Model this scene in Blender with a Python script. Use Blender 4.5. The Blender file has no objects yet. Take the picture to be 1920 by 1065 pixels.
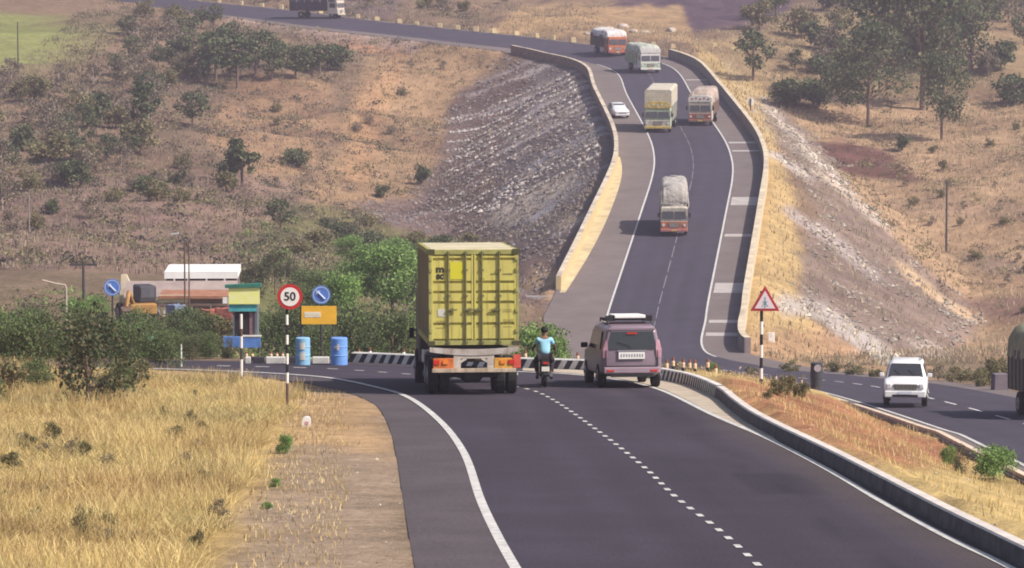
import bpy, bmesh, math, random
import numpy as np
from mathutils import Vector, Matrix
R = math.radians
rng = np.random.default_rng(7)
random.seed(7)
scene = bpy.context.scene
COL = scene.collection
# ---------------------------------------------------------------- camera
F = 7000.0                      # focal length in photo pixels (1920 wide)
HOR = -100.0                    # photo row of the true horizon (above the frame)
TILT = math.atan((532.5 - HOR) / F)
ct, st = math.cos(TILT), math.sin(TILT)
cam_d = bpy.data.cameras.new('camera')
cam_d.sensor_width = 36.0
cam_d.lens = 36.0 * F / 1920.0
cam_d.clip_start = 1.0
cam_d.clip_end = 6000.0
cam = bpy.data.objects.new('camera', cam_d)
cam.location = (0, 0, 0)
cam.rotation_euler = (math.pi / 2 - TILT, 0, 0)
COL.objects.link(cam)
scene.camera = cam
# ---------------------------------------------------------------- world and sun
SUN_EL, SUN_AZ = R(45), R(114)      # azimuth clockwise from +Y
w = bpy.data.worlds.new('World')
scene.world = w
w.use_nodes = True
nt = w.node_tree
sky = nt.nodes.new('ShaderNodeTexSky')
sky.sky_type = 'NISHITA'
sky.sun_disc = False
sky.sun_elevation = SUN_EL
sky.sun_rotation = SUN_AZ
sky.dust_density = 2.5
nt.links.new(sky.outputs[0], nt.nodes['Background'].inputs[0])
nt.nodes['Background'].inputs[1].default_value = 0.1
sl = bpy.data.lights.new('sun', 'SUN')
sl.energy = 4.6
sl.angle = R(0.6)
sl.color = (1.0, 0.93, 0.84)
so = bpy.data.objects.new('sun', sl)
sdir = Vector((math.sin(SUN_AZ) * math.cos(SUN_EL), math.cos(SUN_AZ) * math.cos(SUN_EL), math.sin(SUN_EL)))
so.rotation_euler = sdir.to_track_quat('Z', 'Y').to_euler()
so.location = (60, 40, 80)
COL.objects.link(so)
scene.view_settings.view_transform = 'Standard'
scene.view_settings.look = 'None'
scene.view_settings.exposure = 0.42
scene.view_settings.gamma = 1.0
scene.cycles.filter_width = 1.9
scene.cycles.max_bounces = 6
scene.cycles.transparent_max_bounces = 12
scene.cycles.volume_bounces = 0

# ---------------------------------------------------------------- projection helpers
def P(px, py, s):
    """world point seen at photo pixel (px, py) where one metre spans s pixels"""
    d = F / s
    a, b = (px - 960) / F * d, (532.5 - py) / F * d
    return np.array([a, b * st + d * ct, b * ct - d * st])
def proj(x, y, z):
    d = y * ct - z * st
    v = y * st + z * ct
    return 960 + F * x / d, 532.5 - F * v / d
# the near road lies on one plane: s = .19 * (py - 377)
def splane(py): return 0.19 * (py - 377.0)
def PN(px, py, dz=0.0):
    p = P(px, py, splane(py)); p[2] += dz
    return p
_a, _b, _c = PN(900, 700), PN(900, 1000), PN(1300, 1000)
PLs = (_b[2] - _a[2]) / (_b[1] - _a[1]); PL0 = _a[2] - PLs * _a[1]
def zplane(y): return PL0 + PLs * y

# ---------------------------------------------------------------- object helpers
def tag(o, label=None, cat=None, group=None, kind=None):
    if label: o['label'] = label
    if cat: o['category'] = cat
    if group: o['group'] = group
    if kind: o['kind'] = kind
    return o
def empty(name, loc=(0, 0, 0), rz=0.0, label=None, cat=None, group=None, rx=0.0):
    o = bpy.data.objects.new(name, None)
    o.location = loc
    o.rotation_euler = (rx, 0, rz)
    o.empty_display_size = 0.2
    COL.objects.link(o)
    return tag(o, label, cat, group)
def kids(o, allobs=None): return list(o.children)
def copy_tree(o, parent=None):
    c = o.copy(); COL.objects.link(c)
    if parent is not None: c.parent = parent
    for ch in list(o.children): copy_tree(ch, c)
    return c

MATS = {}
def mat(name, col, rough=0.8, noise=0.0, scale=3.0, metal=0.0, spec=0.3, bump=0.0, bscale=None, col2=None, emit=None, attr=None, trans=0.0, streak=0.0):
    if name in MATS: return MATS[name]
    m = bpy.data.materials.new(name); m.use_nodes = True
    t = m.node_tree; b = t.nodes['Principled BSDF']
    b.inputs['Roughness'].default_value = rough
    b.inputs['Metallic'].default_value = metal
    b.inputs['Specular IOR Level'].default_value = spec
    c = (*col, 1)
    b.inputs['Base Color'].default_value = c
    if attr or noise > 0 or col2:
        tc = t.nodes.new('ShaderNodeTexCoord')
        n = t.nodes.new('ShaderNodeTexNoise'); n.inputs['Scale'].default_value = scale; n.inputs['Detail'].default_value = 5; n.inputs['Roughness'].default_value = .65
        t.links.new(tc.outputs['Object'], n.inputs['Vector'])
        r = t.nodes.new('ShaderNodeMapRange')
        r.inputs['From Min'].default_value = .3; r.inputs['From Max'].default_value = .7
        t.links.new(n.outputs['Fac'], r.inputs['Value'])
        mx = t.nodes.new('ShaderNodeMix'); mx.data_type = 'RGBA'
        if attr:
            at = t.nodes.new('ShaderNodeAttribute'); at.attribute_name = attr
            mm = t.nodes.new('ShaderNodeMix'); mm.data_type = 'RGBA'; mm.blend_type = 'MULTIPLY'; mm.inputs[0].default_value = 1
            r.inputs['To Min'].default_value = 1 - noise; r.inputs['To Max'].default_value = 1 + noise
            cc = t.nodes.new('ShaderNodeCombineColor')
            for i in range(3): t.links.new(r.outputs[0], cc.inputs[i])
            t.links.new(at.outputs['Color'], mm.inputs[6]); t.links.new(cc.outputs[0], mm.inputs[7])
            t.links.new(mm.outputs[2], b.inputs['Base Color'])
        else:
            t.links.new(r.outputs[0], mx.inputs[0])
            c2 = col2 if col2 else tuple(x * (1 - noise) for x in col)
            c1 = col if col2 else tuple(min(1, x * (1 + noise)) for x in col)
            mx.inputs[6].default_value = (*c1, 1); mx.inputs[7].default_value = (*c2, 1)
            res = mx.outputs[2]
            if streak:
                mp = t.nodes.new('ShaderNodeMapping'); mp.inputs['Scale'].default_value = (9, 9, .7); t.links.new(tc.outputs['Object'], mp.inputs['Vector'])
                n3 = t.nodes.new('ShaderNodeTexNoise'); n3.inputs['Scale'].default_value = 1.0; n3.inputs['Detail'].default_value = 6; t.links.new(mp.outputs[0], n3.inputs['Vector'])
                r3 = t.nodes.new('ShaderNodeMapRange'); r3.inputs['From Min'].default_value = .52; r3.inputs['From Max'].default_value = .72; t.links.new(n3.outputs['Fac'], r3.inputs['Value'])
                m3 = t.nodes.new('ShaderNodeMath'); m3.operation = 'MULTIPLY'; m3.inputs[1].default_value = streak; t.links.new(r3.outputs[0], m3.inputs[0])
                x3 = t.nodes.new('ShaderNodeMix'); x3.data_type = 'RGBA'; x3.inputs[7].default_value = (.16, .09, .045, 1); t.links.new(m3.outputs[0], x3.inputs[0]); t.links.new(res, x3.inputs[6]); res = x3.outputs[2]
            t.links.new(res, b.inputs['Base Color'])
        if bump:
            n2 = t.nodes.new('ShaderNodeTexNoise'); n2.inputs['Scale'].default_value = bscale or scale * 4; n2.inputs['Detail'].default_value = 4
            t.links.new(tc.outputs['Object'], n2.inputs['Vector'])
            bp = t.nodes.new('ShaderNodeBump'); bp.inputs['Strength'].default_value = bump; bp.inputs['Distance'].default_value = .1
            t.links.new(n2.outputs['Fac'], bp.inputs['Height']); t.links.new(bp.outputs[0], b.inputs['Normal'])
    if emit:
        b.inputs['Emission Color'].default_value = (*emit, 1); b.inputs['Emission Strength'].default_value = 1
    MATS[name] = m
    return m

class MB:
    def __init__(s): s.v = []; s.f = []; s.m = []; s.mi = 0
    def add(s, vs, fs):
        o = len(s.v); s.v += [tuple(map(float, p)) for p in vs]
        s.f += [tuple(i + o for i in f) for f in fs]; s.m += [s.mi] * len(fs); return s
    def box(s, c, d, rz=0.0, rx=0.0, ry=0.0, taper=1.0):
        M = Matrix.Rotation(rz, 3, 'Z') @ Matrix.Rotation(rx, 3, 'X') @ Matrix.Rotation(ry, 3, 'Y')
        vs = []
        for z in (-.5, .5):
            t = taper if z > 0 else 1
            for x, y in ((-.5, -.5), (.5, -.5), (.5, .5), (-.5, .5)):
                vs.append(M @ Vector((x * d[0] * t, y * d[1] * t, z * d[2])) + Vector(c))
        return s.add(vs, [(0, 3, 2, 1), (4, 5, 6, 7), (0, 1, 5, 4), (1, 2, 6, 5), (2, 3, 7, 6), (3, 0, 4, 7)])
    def bx(s, x0, x1, y0, y1, z0, z1): return s.box(((x0 + x1) / 2, (y0 + y1) / 2, (z0 + z1) / 2), (x1 - x0, y1 - y0, z1 - z0))
    def tube(s, pts, rad, n=8, caps=True):
        pts = [Vector(p) for p in pts]
        rads = rad if hasattr(rad, '__len__') else [rad] * len(pts)
        vs = []; up = Vector((0, 0, 1))
        for i, p in enumerate(pts):
            d = (pts[min(i + 1, len(pts) - 1)] - pts[max(i - 1, 0)])
            d = d.normalized() if d.length > 1e-9 else Vector((0, 0, 1))
            a = d.cross(up)
            a = a.normalized() if a.length > 1e-3 else Vector((1, 0, 0))
            b = d.cross(a)
            for k in range(n):
                t = 2 * math.pi * k / n
                vs.append(p + (a * math.cos(t) + b * math.sin(t)) * rads[i])
        fs = []
        for i in range(len(pts) - 1):
            for k in range(n):
                k2 = (k + 1) % n
                fs.append((i * n + k, i * n + k2, (i + 1) * n + k2, (i + 1) * n + k))
        if caps:
            fs.append(tuple(range(n))[::-1]); fs.append(tuple((len(pts) - 1) * n + k for k in range(n)))
        return s.add(vs, fs)
    def loft(s, rings, cap0=True, cap1=True, closed=True):
        n = len(rings[0]); vs = [p for r in rings for p in r]; fs = []
        for i in range(len(rings) - 1):
            for k in range(n if closed else n - 1):
                k2 = (k + 1) % n
                fs.append((i * n + k, i * n + k2, (i + 1) * n + k2, (i + 1) * n + k))
        if cap0: fs.append(tuple(range(n))[::-1])
        if cap1: fs.append(tuple((len(rings) - 1) * n + k for k in range(n)))
        return s.add(vs, fs)
    def prism(s, poly, axis, a0, a1):
        def mk(p, a): return {'x': (a, p[0], p[1]), 'y': (p[0], a, p[1]), 'z': (p[0], p[1], a)}[axis]
        return s.loft([[mk(p, a0) for p in poly], [mk(p, a1) for p in poly]])
    def disc(s, c, r, y0, y1, n=28):      # a disc facing -y
        return s.prism([(c[0] + r * math.cos(2 * math.pi * k / n), c[1] + r * math.sin(2 * math.pi * k / n)) for k in range(n)], 'y', y0, y1)
    def build(s, name, mats, parent=None, bevel=0.0, smooth=False, sub=0, loc=None):
        me = bpy.data.meshes.new(name); me.from_pydata(s.v, [], s.f)
        if not isinstance(mats, (list, tuple)): mats = [mats]
        for m in mats: me.materials.append(m)
        me.polygons.foreach_set('material_index', s.m)
        bm = bmesh.new(); bm.from_mesh(me)
        bmesh.ops.recalc_face_normals(bm, faces=bm.faces)
        bm.to_mesh(me); bm.free()
        if smooth: me.polygons.foreach_set('use_smooth', [True] * len(me.polygons))
        o = bpy.data.objects.new(name, me); COL.objects.link(o)
        if parent is not None: o.parent = parent
        if loc is not None: o.location = loc
        if bevel:
            b = o.modifiers.new('bevel', 'BEVEL'); b.width = bevel; b.segments = 2; b.limit_method = 'ANGLE'
        if sub:
            b = o.modifiers.new('sub', 'SUBSURF'); b.levels = sub; b.render_levels = sub
        return o
def np_mesh(name, V, Fq, mats, fmat=None, smooth=False, col=None, attr='Col', parent=None):
    me = bpy.data.meshes.new(name)
    V = np.asarray(V, dtype=np.float32); Fq = np.asarray(Fq, dtype=np.int32); k = Fq.shape[1]
    me.vertices.add(len(V)); me.vertices.foreach_set('co', V.ravel())
    me.loops.add(Fq.size); me.loops.foreach_set('vertex_index', Fq.ravel())
    me.polygons.add(len(Fq)); me.polygons.foreach_set('loop_start', np.arange(0, Fq.size, k, dtype=np.int32))
    me.polygons.foreach_set('loop_total', np.full(len(Fq), k, dtype=np.int32))
    if not isinstance(mats, (list, tuple)): mats = [mats]
    for m in mats: me.materials.append(m)
    if fmat is not None: me.polygons.foreach_set('material_index', np.asarray(fmat, dtype=np.int32))
    me.polygons.foreach_set('use_smooth', np.full(len(Fq), bool(smooth), dtype=bool))
    if col is not None:
        a = me.color_attributes.new(attr, 'FLOAT_COLOR', 'POINT')
        c = np.ones((len(V), 4), dtype=np.float32); c[:, :3] = col
        a.data.foreach_set('color', c.ravel())
    me.update(); me.validate()
    o = bpy.data.objects.new(name, me); COL.objects.link(o)
    if parent is not None: o.parent = parent
    return o

def cr(pts, step):
    """Catmull-Rom resample of an (n,k) polyline"""
    pts = np.asarray(pts, float); out = []
    q = np.vstack([2 * pts[0] - pts[1], pts, 2 * pts[-1] - pts[-2]])
    for i in range(1, len(q) - 2):
        p0, p1, p2, p3 = q[i - 1], q[i], q[i + 1], q[i + 2]
        n = max(2, int(np.linalg.norm((p2 - p1)[:2]) / step))
        for t in np.arange(n) / n:
            out.append(.5 * (2 * p1 + (p2 - p0) * t + (2 * p0 - 5 * p1 + 4 * p2 - p3) * t * t + (3 * p1 - p0 - 3 * p2 + p3) * t ** 3))
    out.append(pts[-1]); return np.array(out)
def inpoly(px, py, poly):
    poly = np.asarray(poly, float); r = np.zeros(np.shape(px), bool); n = len(poly); j = n - 1
    for i in range(n):
        xi, yi = poly[i]; xj, yj = poly[j]
        c = ((yi > py) != (yj > py)) & (px < (xj - xi) * (py - yi) / (yj - yi + 1e-12) + xi)
        r ^= c; j = i
    return r
# smooth value noise
_ng = rng.random((256, 256))
def vnoise(x, y, f=1.0, oct=3):
    t = 0; a = 1; tot = 0
    for o in range(oct):
        X = np.asarray(x) * f * 2 ** o + 17.3 * o; Y = np.asarray(y) * f * 2 ** o + 5.1 * o
        xi = np.floor(X).astype(int); yi = np.floor(Y).astype(int); fx = X - xi; fy = Y - yi
        fx = fx * fx * (3 - 2 * fx); fy = fy * fy * (3 - 2 * fy)
        g = lambda i, j: _ng[i % 256, j % 256]
        v = (g(xi, yi) * (1 - fx) + g(xi + 1, yi) * fx) * (1 - fy) + (g(xi, yi + 1) * (1 - fx) + g(xi + 1, yi + 1) * fx) * fy
        t = t + v * a; tot += a; a *= .5
    return t / tot
# ================================================================ far road (oncoming carriageway), world coordinates
# rows: photo px of the left line, right line, row, metres-to-pixels scale
_rows = [(1120, 1325, 660, 28), (1138, 1322, 600, 26.7), (1145, 1327, 570, 26), (1175, 1345, 480, 24.3), (1200, 1362, 400, 22.8),
         (1222, 1375, 330, 21.5), (1228, 1368, 290, 20.5), (1215, 1350, 250, 19.5), (1180, 1296, 180, 17.5), (1150, 1262, 130, 16)]
far_pts = [P((l + r) / 2, y, s) for l, r, y, s in _rows]
far_pts = far_pts + [P(1120, 104, 15.35), P(1045, 90, 15.0), P(960, 79, 14.8), P(860, 68, 14.5), P(760, 57, 14.25), P(640, 44, 13.95), P(500, 26, 13.5), P(350, 10, 13.1), P(150, -14, 12.7), P(-150, -50, 12.2)]
# near part of the same carriageway, from the right edge of the frame down into the dip
_q = P(2076, 843, 62)
_near = [None, _q + np.array([1.6, -83, 83 * .062]), _q + np.array([.9, -45, 45 * .062]), _q, P(1955, 805, 53.5), P(1765, 752, 45.5), P(1620, 722, 39), P(1470, 706, 34), P(1330, 690, 30.5)]
_near = _near[1:]
opp_ctrl = np.array(_near + far_pts[0:1] + far_pts[1:])
OPP = cr(opp_ctrl, 1.2)
# smooth once
for _ in range(6):
    OPP[1:-1] = .25 * OPP[:-2] + .5 * OPP[1:-1] + .25 * OPP[2:]
_t = np.gradient(OPP[:, :2], axis=0); _t /= np.linalg.norm(_t, axis=1)[:, None]
OPN = np.stack([-_t[:, 1], _t[:, 0]], 1)          # left-hand normal seen from the camera
OPD = OPP[:, 1]
# superelevation on the left-hand bend at the top
OPB = np.interp(np.arange(len(OPP)), [0, np.argmax(OPD > 425), np.argmax(OPD > 455), len(OPP)], [0.0, 0.01, 0.085, 0.085])
def opp_at(i, off, dz=0.0):
    """point at signed offset (positive = right) from the centreline sample i"""
    p = OPP[i]; n = OPN[i]
    return np.array([p[0] - n[0] * off, p[1] - n[1] * off, p[2] + OPB[i] * off + dz])
SHL = np.interp(OPD, [30, 190, 240, 262, 288, 326, 359, 437, 600], [.6, .6, 2, 4.2, 3.8, 3.3, 3.2, 3.4, 1.0]) + 3.5
SHR = np.interp(OPD, [30, 190, 240, 262, 326, 400, 440, 600], [1.2, 1.2, 2.4, 2.5, 2.7, 3.0, 2.5, 1.4]) + 3.5
i_top = int(np.argmax(OPD > 456))
SHL[i_top:] = np.linspace(SHL[i_top], 4.6, len(SHL) - i_top); SHR[i_top:] = 4.6

# ================================================================ terrain
ctl = []
for px in (-700, -200, 200, 600, 1000, 1350):
    for py in (1900, 1300, 1065, 900, 780, 725): ctl.append(P(px, py, splane(py)))
for px in (1600, 1900, 2100):
    for py in (1900, 1300, 1120): ctl.append(P(px, py, splane(py)))
for px, py, s in [
    (-600, 700, 60), (-200, 700, 60), (0, 698, 60), (300, 692, 59.5), (600, 690, 59.5), (900, 690, 59.5), (1150, 700, 60.5), (1000, 686, 57.5), (1240, 706, 61),
    (1330, 742, 67), (1430, 745, 62), (1560, 775, 60), (1700, 830, 66), (1850, 850, 63), (1400, 712, 56), (1500, 722, 50),
    (1700, 870, 78), (1900, 940, 85), (2000, 910, 70), (1640, 770, 50), (1545, 730, 44),
    (2200, 1080, 95), (2500, 900, 70), (2100, 755, 50), (2300, 780, 55),
    # behind the kerb, down into the dip
    (-200, 672, 52), (0, 672, 52), (250, 675, 52), (457, 676, 52), (650, 690, 50), (900, 705, 49), (1150, 712, 48), (1300, 715, 46), (1400, 712, 42),
    (-200, 650, 42), (100, 645, 42), (350, 645, 42), (600, 680, 40), (900, 700, 40), (1150, 708, 38), (1300, 710, 36),
    (-100, 590, 34), (150, 595, 34), (380, 598, 34), (600, 625, 32), (850, 660, 30), (1050, 690, 31), (1200, 700, 31),
    (-200, 530, 30), (0, 520, 30), (200, 515, 29.5), (400, 515, 29), (600, 535, 28), (800, 560, 26.5), (950, 620, 27.5), (1080, 660, 28),
    (0, 400, 23), (300, 400, 22.5), (500, 400, 21.5), (600, 460, 22.3), (760, 470, 21.6), (920, 455, 22.0), (930, 540, 25), (1020, 560, 25.5),
    (-300, 300, 19.5), (0, 300, 19.5), (400, 300, 18.7), (600, 300, 17.8), (700, 300, 17.3), (640, 400, 19.2), (715, 398, 18.7), (780, 372, 18.2), (850, 440, 20.3),
    (-300, 200, 17), (0, 200, 17), (400, 200, 16.5), (700, 200, 16.0), (832, 212, 15.85), (834, 288, 16.95),
    (0, 100, 15), (400, 100, 14.7), (700, 120, 15.2), (872, 150, 15.3),
    (-300, 0, 13.2), (0, 5, 13.3), (300, 12, 13.2), (500, 33, 13.6), (640, 50, 14.0), (800, 75, 14.45), (920, 90, 14.8),
    (1000, 100, 15.0), (1070, 112, 15.4),
    # beyond the upper road
    (200, -20, 12.6), (500, 0, 12.9), (800, 38, 13.8), (1000, 62, 14.3), (1150, 72, 14.6), (1290, 82, 15.0),
    (640, -60, 11.0), (900, -30, 11.6), (1000, 20, 12.9), (1250, 20, 12.9), (1300, 50, 13.8), (1300, -40, 11.4), (100, -80, 10.8),
    (1450, 60, 13.8), (1500, 20, 12.8), (1900, -20, 12.2), (2200, 0, 12.5),
    (1400, 140, 15.8), (1380, 110, 15.4), (1900, 100, 14.2), (1500, 150, 15.4), (1700, 150, 15.2), (1900, 200, 16.2), (1480, 235, 17.0), (1600, 250, 16.9), (1750, 270, 17.2), (2200, 300, 18),
    (1900, 300, 18.2), (1700, 330, 18.4), (1620, 345, 18.8), (1900, 400, 20), (1720, 440, 20.2), (1800, 480, 20.8), (1900, 500, 21.4), (2200, 500, 22),
    (1920, 590, 23.2), (1850, 612, 23.2), (2200, 640, 25), (1900, 670, 28), (1750, 672, 27.5), (1620, 665, 26.5), (1500, 690, 29), (1450, 692, 29),
    (1700, 722, 38), (1900, 733, 43), (2100, 740, 44), (1600, 712, 36), (1550, 700, 33),
    ]: ctl.append(P(px, py, s))
for px, py, s, dz in [(1000, 150, 16.0, -1.5), (950, 250, 17.2, -2), (930, 340, 19.5, -2.5), (1040, 330, 20, -3.5), (1000, 430, 22.3, -2), (1240, 570, 26, -5), (1265, 480, 24.3, -7), (1290, 400, 22.8, -8.5), (1300, 330, 21.5, -8), (1290, 270, 20, -7), (1250, 200, 18, -6), (1210, 140, 16.3, -3), (1230, 610, 27, -2.5)]:
    p = P(px, py, s); p[2] += dz; ctl.append(p)
# outskirts
for x, y, z in [(-260, 60, -8), (-260, 200, -14), (-260, 400, -10), (-260, 600, 4), (-160, 30, -6), (260, 60, -12), (260, 200, -26), (260, 400, -24), (260, 600, -5),
                (-200, 900, 60), (0, 900, 62), (200, 900, 60), (-250, 1300, 120), (0, 1300, 125), (250, 1300, 120), (0, 0, -1.7 - 5), (-60, 0, -6), (60, 0, -7), (0, 700, 22), (-120, 700, 22), (140, 700, 26)]:
    ctl.append(np.array([x, y, z], float))
ctl = np.array(ctl)
KX = 1.6
def _phi(r2): return np.where(r2 > 1e-9, .5 * r2 * np.log(r2 + 1e-12), 0)
_C = np.stack([ctl[:, 0] * KX, ctl[:, 1]], 1) / 100
_n = len(_C)
_K = _phi(((_C[:, None] - _C[None]) ** 2).sum(2)) + np.eye(_n) * 2e-4
_Pm = np.hstack([np.ones((_n, 1)), _C])
_A = np.block([[_K, _Pm], [_Pm.T, np.zeros((3, 3))]])
_W = np.linalg.solve(_A, np.concatenate([ctl[:, 2], np.zeros(3)]))
def z_base(x, y):
    x = np.asarray(x, float); y = np.asarray(y, float); sh = x.shape
    X = np.stack([x.ravel() * KX, y.ravel()], 1) / 100; out = np.empty(len(X))
    for i in range(0, len(X), 20000):
        q = X[i:i + 20000]
        out[i:i + 20000] = _phi(((q[:, None] - _C[None]) ** 2).sum(2)) @ _W[:_n] + _W[_n] + q @ _W[_n + 1:]
    return out.reshape(sh)
def opp_near(x, y):
    """nearest centreline sample, signed offset (right positive)"""
    sh = np.shape(x); x = np.ravel(x); y = np.ravel(y); idx = np.empty(len(x), int)
    for i in range(0, len(x), 20000):
        d = (x[i:i + 20000, None] - OPP[None, :, 0]) ** 2 + (y[i:i + 20000, None] - OPP[None, :, 1]) ** 2
        idx[i:i + 20000] = d.argmin(1)
    dx = x - OPP[idx, 0]; dy = y - OPP[idx, 1]
    off = -(dx * OPN[idx, 0] + dy * OPN[idx, 1])
    dist = np.hypot(dx, dy)
    sg = np.where(off >= 0, 1, -1)
    off = np.where(dist > np.abs(off) + 1.5, sg * dist, off)
    return idx.reshape(sh), off.reshape(sh)
# outline of the near carriageway on its plane (photo pixels)
near_left = [(790, 1150), (778, 1065), (766, 1000), (755, 930), (742, 850), (727, 795), (700, 757), (640, 733), (560, 717), (450, 704), (340, 695), (200, 690), (0, 688), (-500, 688)]
near_right = [(2300, 1280), (2105, 1165), (1900, 1057), (1760, 985), (1650, 925), (1545, 868), (1450, 820), (1400, 792), (1368, 768), (1340, 745), (1290, 723), (1240, 712), (1180, 702), (1110, 695), (1000, 691), (780, 684), (650, 679), (400, 676), (0, 674), (-500, 674)]
near_poly = near_left + near_right[::-1]
def smooth(a, b, t):
    t = np.clip((t - a) / (b - a), 0, 1); return t * t * (3 - 2 * t)
def inside_near(x, y, grow=0.0):
    zz = zplane(y); px, py = proj(x, y, zz)
    return inpoly(px, py, near_poly)
def ground_z(x, y, rough=True):
    x = np.asarray(x, float); y = np.asarray(y, float)
    z = z_base(x, y)
    wn = 1 - smooth(112, 124, y)
    # the bank between the carriageways is left to the spline; left of the kerb the plane is exact
    zp = zplane(y); px, py = proj(x, y, zp)
    kx = np.interp(py, [q[1] for q in near_right][::-1], [q[0] for q in near_right][::-1])
    wl = 1 - smooth(0.2, 2.6, (px - kx) / splane(np.maximum(py, 600)))
    z = z * (1 - wn * wl) + zp * wn * wl
    dk = (px - kx) / splane(np.maximum(py, 600))
    z = z + .24 * wn * smooth(.45, .85, dk) * (1 - smooth(3, 6, dk)) * smooth(696, 712, py)
    idx, off = opp_near(x, y)
    zr = OPP[idx, 2] + OPB[idx] * np.clip(off, -SHL[idx], SHR[idx])
    dl = np.where(off < 0, -off - SHL[idx], off - SHR[idx]) - .9
    D = OPD[idx]
    slope = np.where(off < 0, np.interp(D, [250, 300, 460], [.52, .52, .50]), np.interp(D, [250, 300, 420], [.42, .5, .6]))
    emb = zr - .05 - np.maximum(dl, 0) * slope
    rn = (vnoise(x, y, .11, 4) - .5)
    if rough:
        z = z + rn * np.interp(y, [100, 200, 500], [0.0, 1.2, 3.2])
        emb = emb + (vnoise(x * .4, y, .7, 3) - .5) * np.clip(dl * .25, 0, .9)
    isfar = (D > 244) & (D < 470) & (y > 236)
    z = np.where(isfar, np.maximum(z, emb), z)
    # blend the ground flush with the carriageway
    wr = 1 - smooth(0, np.where(off < 0, 3.0, 4.0), dl)
    wr = np.where(isfar & (dl > 0), 0, wr)
    z = z * (1 - wr) + (zr - .05) * wr
    z = np.where(dl < -.5, zr - .12, z)
    if rough:
        kl = np.interp(py, [q[1] for q in near_left][::-1][1:], [q[0] for q in near_left][::-1][1:])
        de = np.clip((kl - px) / splane(np.maximum(py, 600)) / 2.5, 0, 1)
        de = np.where(px > kl, 1, de)
        z = np.where(inside_near(x, y) | ((dk > -.2) & (dk < .42) & (y < 118) & (py > 700)), zp - np.where(y < 108, .015, .03), z + de * (vnoise(x, y, .8, 3) - .35) * np.clip(dl * .2, 0, .25) * np.where(y < 118, 1, 0) * np.clip(np.abs(px - 620) / 500, .1, 1))
    return z
# ray / ground intersection, for setting things down where the photo shows their feet
def hit(px, py, d0=40, d1=900, rough=True):
    d = np.arange(d0, d1, .4)
    a, b = (px - 960) / F * d, (532.5 - py) / F * d
    x, y, z = a, b * st + d * ct, b * ct - d * st
    g = ground_z(x, y, rough)
    k = np.argmax(z <= g)
    if z[k] > g[k]: k = len(d) - 1
    if k > 0:
        e0 = z[k - 1] - g[k - 1]; e1 = z[k] - g[k]; t = e0 / (e0 - e1 + 1e-9)
        dd = d[k - 1] + t * (d[k] - d[k - 1])
    else: dd = d[0]
    s = F / dd; p = P(px, py, s)
    return p, s

# ---------------------------------------------------------------- ground sheet
xs = np.concatenate([np.linspace(-260, -52, 30), np.arange(-51, -14, .75), np.arange(-14, 26, .4), np.arange(26, 62, .75), np.linspace(63, 260, 28)])
ys = np.concatenate([np.linspace(8, 48, 10), np.arange(49, 130, .75), np.arange(130, 240, 1.6), np.arange(240, 480, 1.15), np.arange(480, 600, 1.8), np.linspace(603, 1300, 50)])
GX, GY = np.meshgrid(xs, ys)
GZ = ground_z(GX, GY)
gpx, gpy = proj(GX, GY, GZ)
jx = gpx + (vnoise(GX, GY, .5, 3) - .5) * 40 * np.clip(250 / GY, .5, 1.6); jy = gpy + (vnoise(GX + 90, GY, .5, 3) - .5) * 26 * np.clip(250 / GY, .5, 1.4)
def lin(r, g, b, k=.80):
    f = lambda c: ((c / 255 + .055) / 1.055) ** 2.4 if c > 10 else c / 3294
    return np.array([f(r), f(g), f(b)]) * k
C = np.zeros(GX.shape + (3,))
n1 = vnoise(GX, GY, .06, 4)[..., None]; n2 = vnoise(GX + 300, GY, .2, 4)[..., None]
C[:] = lin(154, 128, 100) * (1 - n1) + lin(124, 106, 86) * n1
C = C * (.8 + .4 * n2)
def paint(poly, c, k=1.0, also=None, nz=.25, dk=.8):
    m = inpoly(jx, jy, poly)
    if also is not None: m &= also
    cc = lin(*c, dk) * (1 - nz + 2 * nz * n2)
    C[m] = C[m] * (1 - k) + cc[m] * k
far = GY > 236
idxG, offG = opp_near(GX, GY)
# left hill: purple-brown low, orange tan streaks high, green field top left
paint([(-400, 540), (-400, 330), (300, 330), (520, 330), (640, 400), (700, 560)], (148, 124, 106), 1, far)
paint([(560, 420), (640, 250), (700, 60), (960, 80), (840, 220), (800, 330), (700, 430)], (172, 142, 104), .9, far)
paint([(640, 340), (660, 200), (720, 120), (760, 120), (720, 240), (690, 350)], (188, 148, 104), .7, far)
paint([(-100, 140), (-100, 20), (90, 30), (170, 60), (150, 115), (60, 120)], (150, 162, 84), 1, far)
paint([(1130, 62), (1120, 20), (1190, -20), (1500, -20), (1480, 20), (1390, 50), (1300, 60), (1220, 45), (1160, 45)], (92, 76, 86), 1, far)  # shadow of the hill at top centre, painted into the ground colour
paint([(640, 30), (640, -20), (760, -20), (740, 36)], (116, 98, 104), .6, far)
paint([(380, 260), (430, 140), (620, 150), (640, 250), (560, 330), (460, 330)], (176, 142, 104), .8, far)
paint([(620, 60), (780, 80), (760, 110), (640, 90)], (186, 138, 104), .7, far)
paint([(430, 20), (650, 50), (800, 80), (780, 100), (600, 70), (430, 40)], (176, 152, 134), .9, far)
paint([(470, 440), (560, 380), (700, 400), (900, 440), (980, 560), (960, 720), (400, 720), (430, 560)], (112, 116, 66), .8, GY > 150)
# beyond the upper road
paint([(900, 70), (980, 10), (1280, 10), (1300, 80), (1180, 70)], (180, 150, 106), .9, far)
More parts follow.
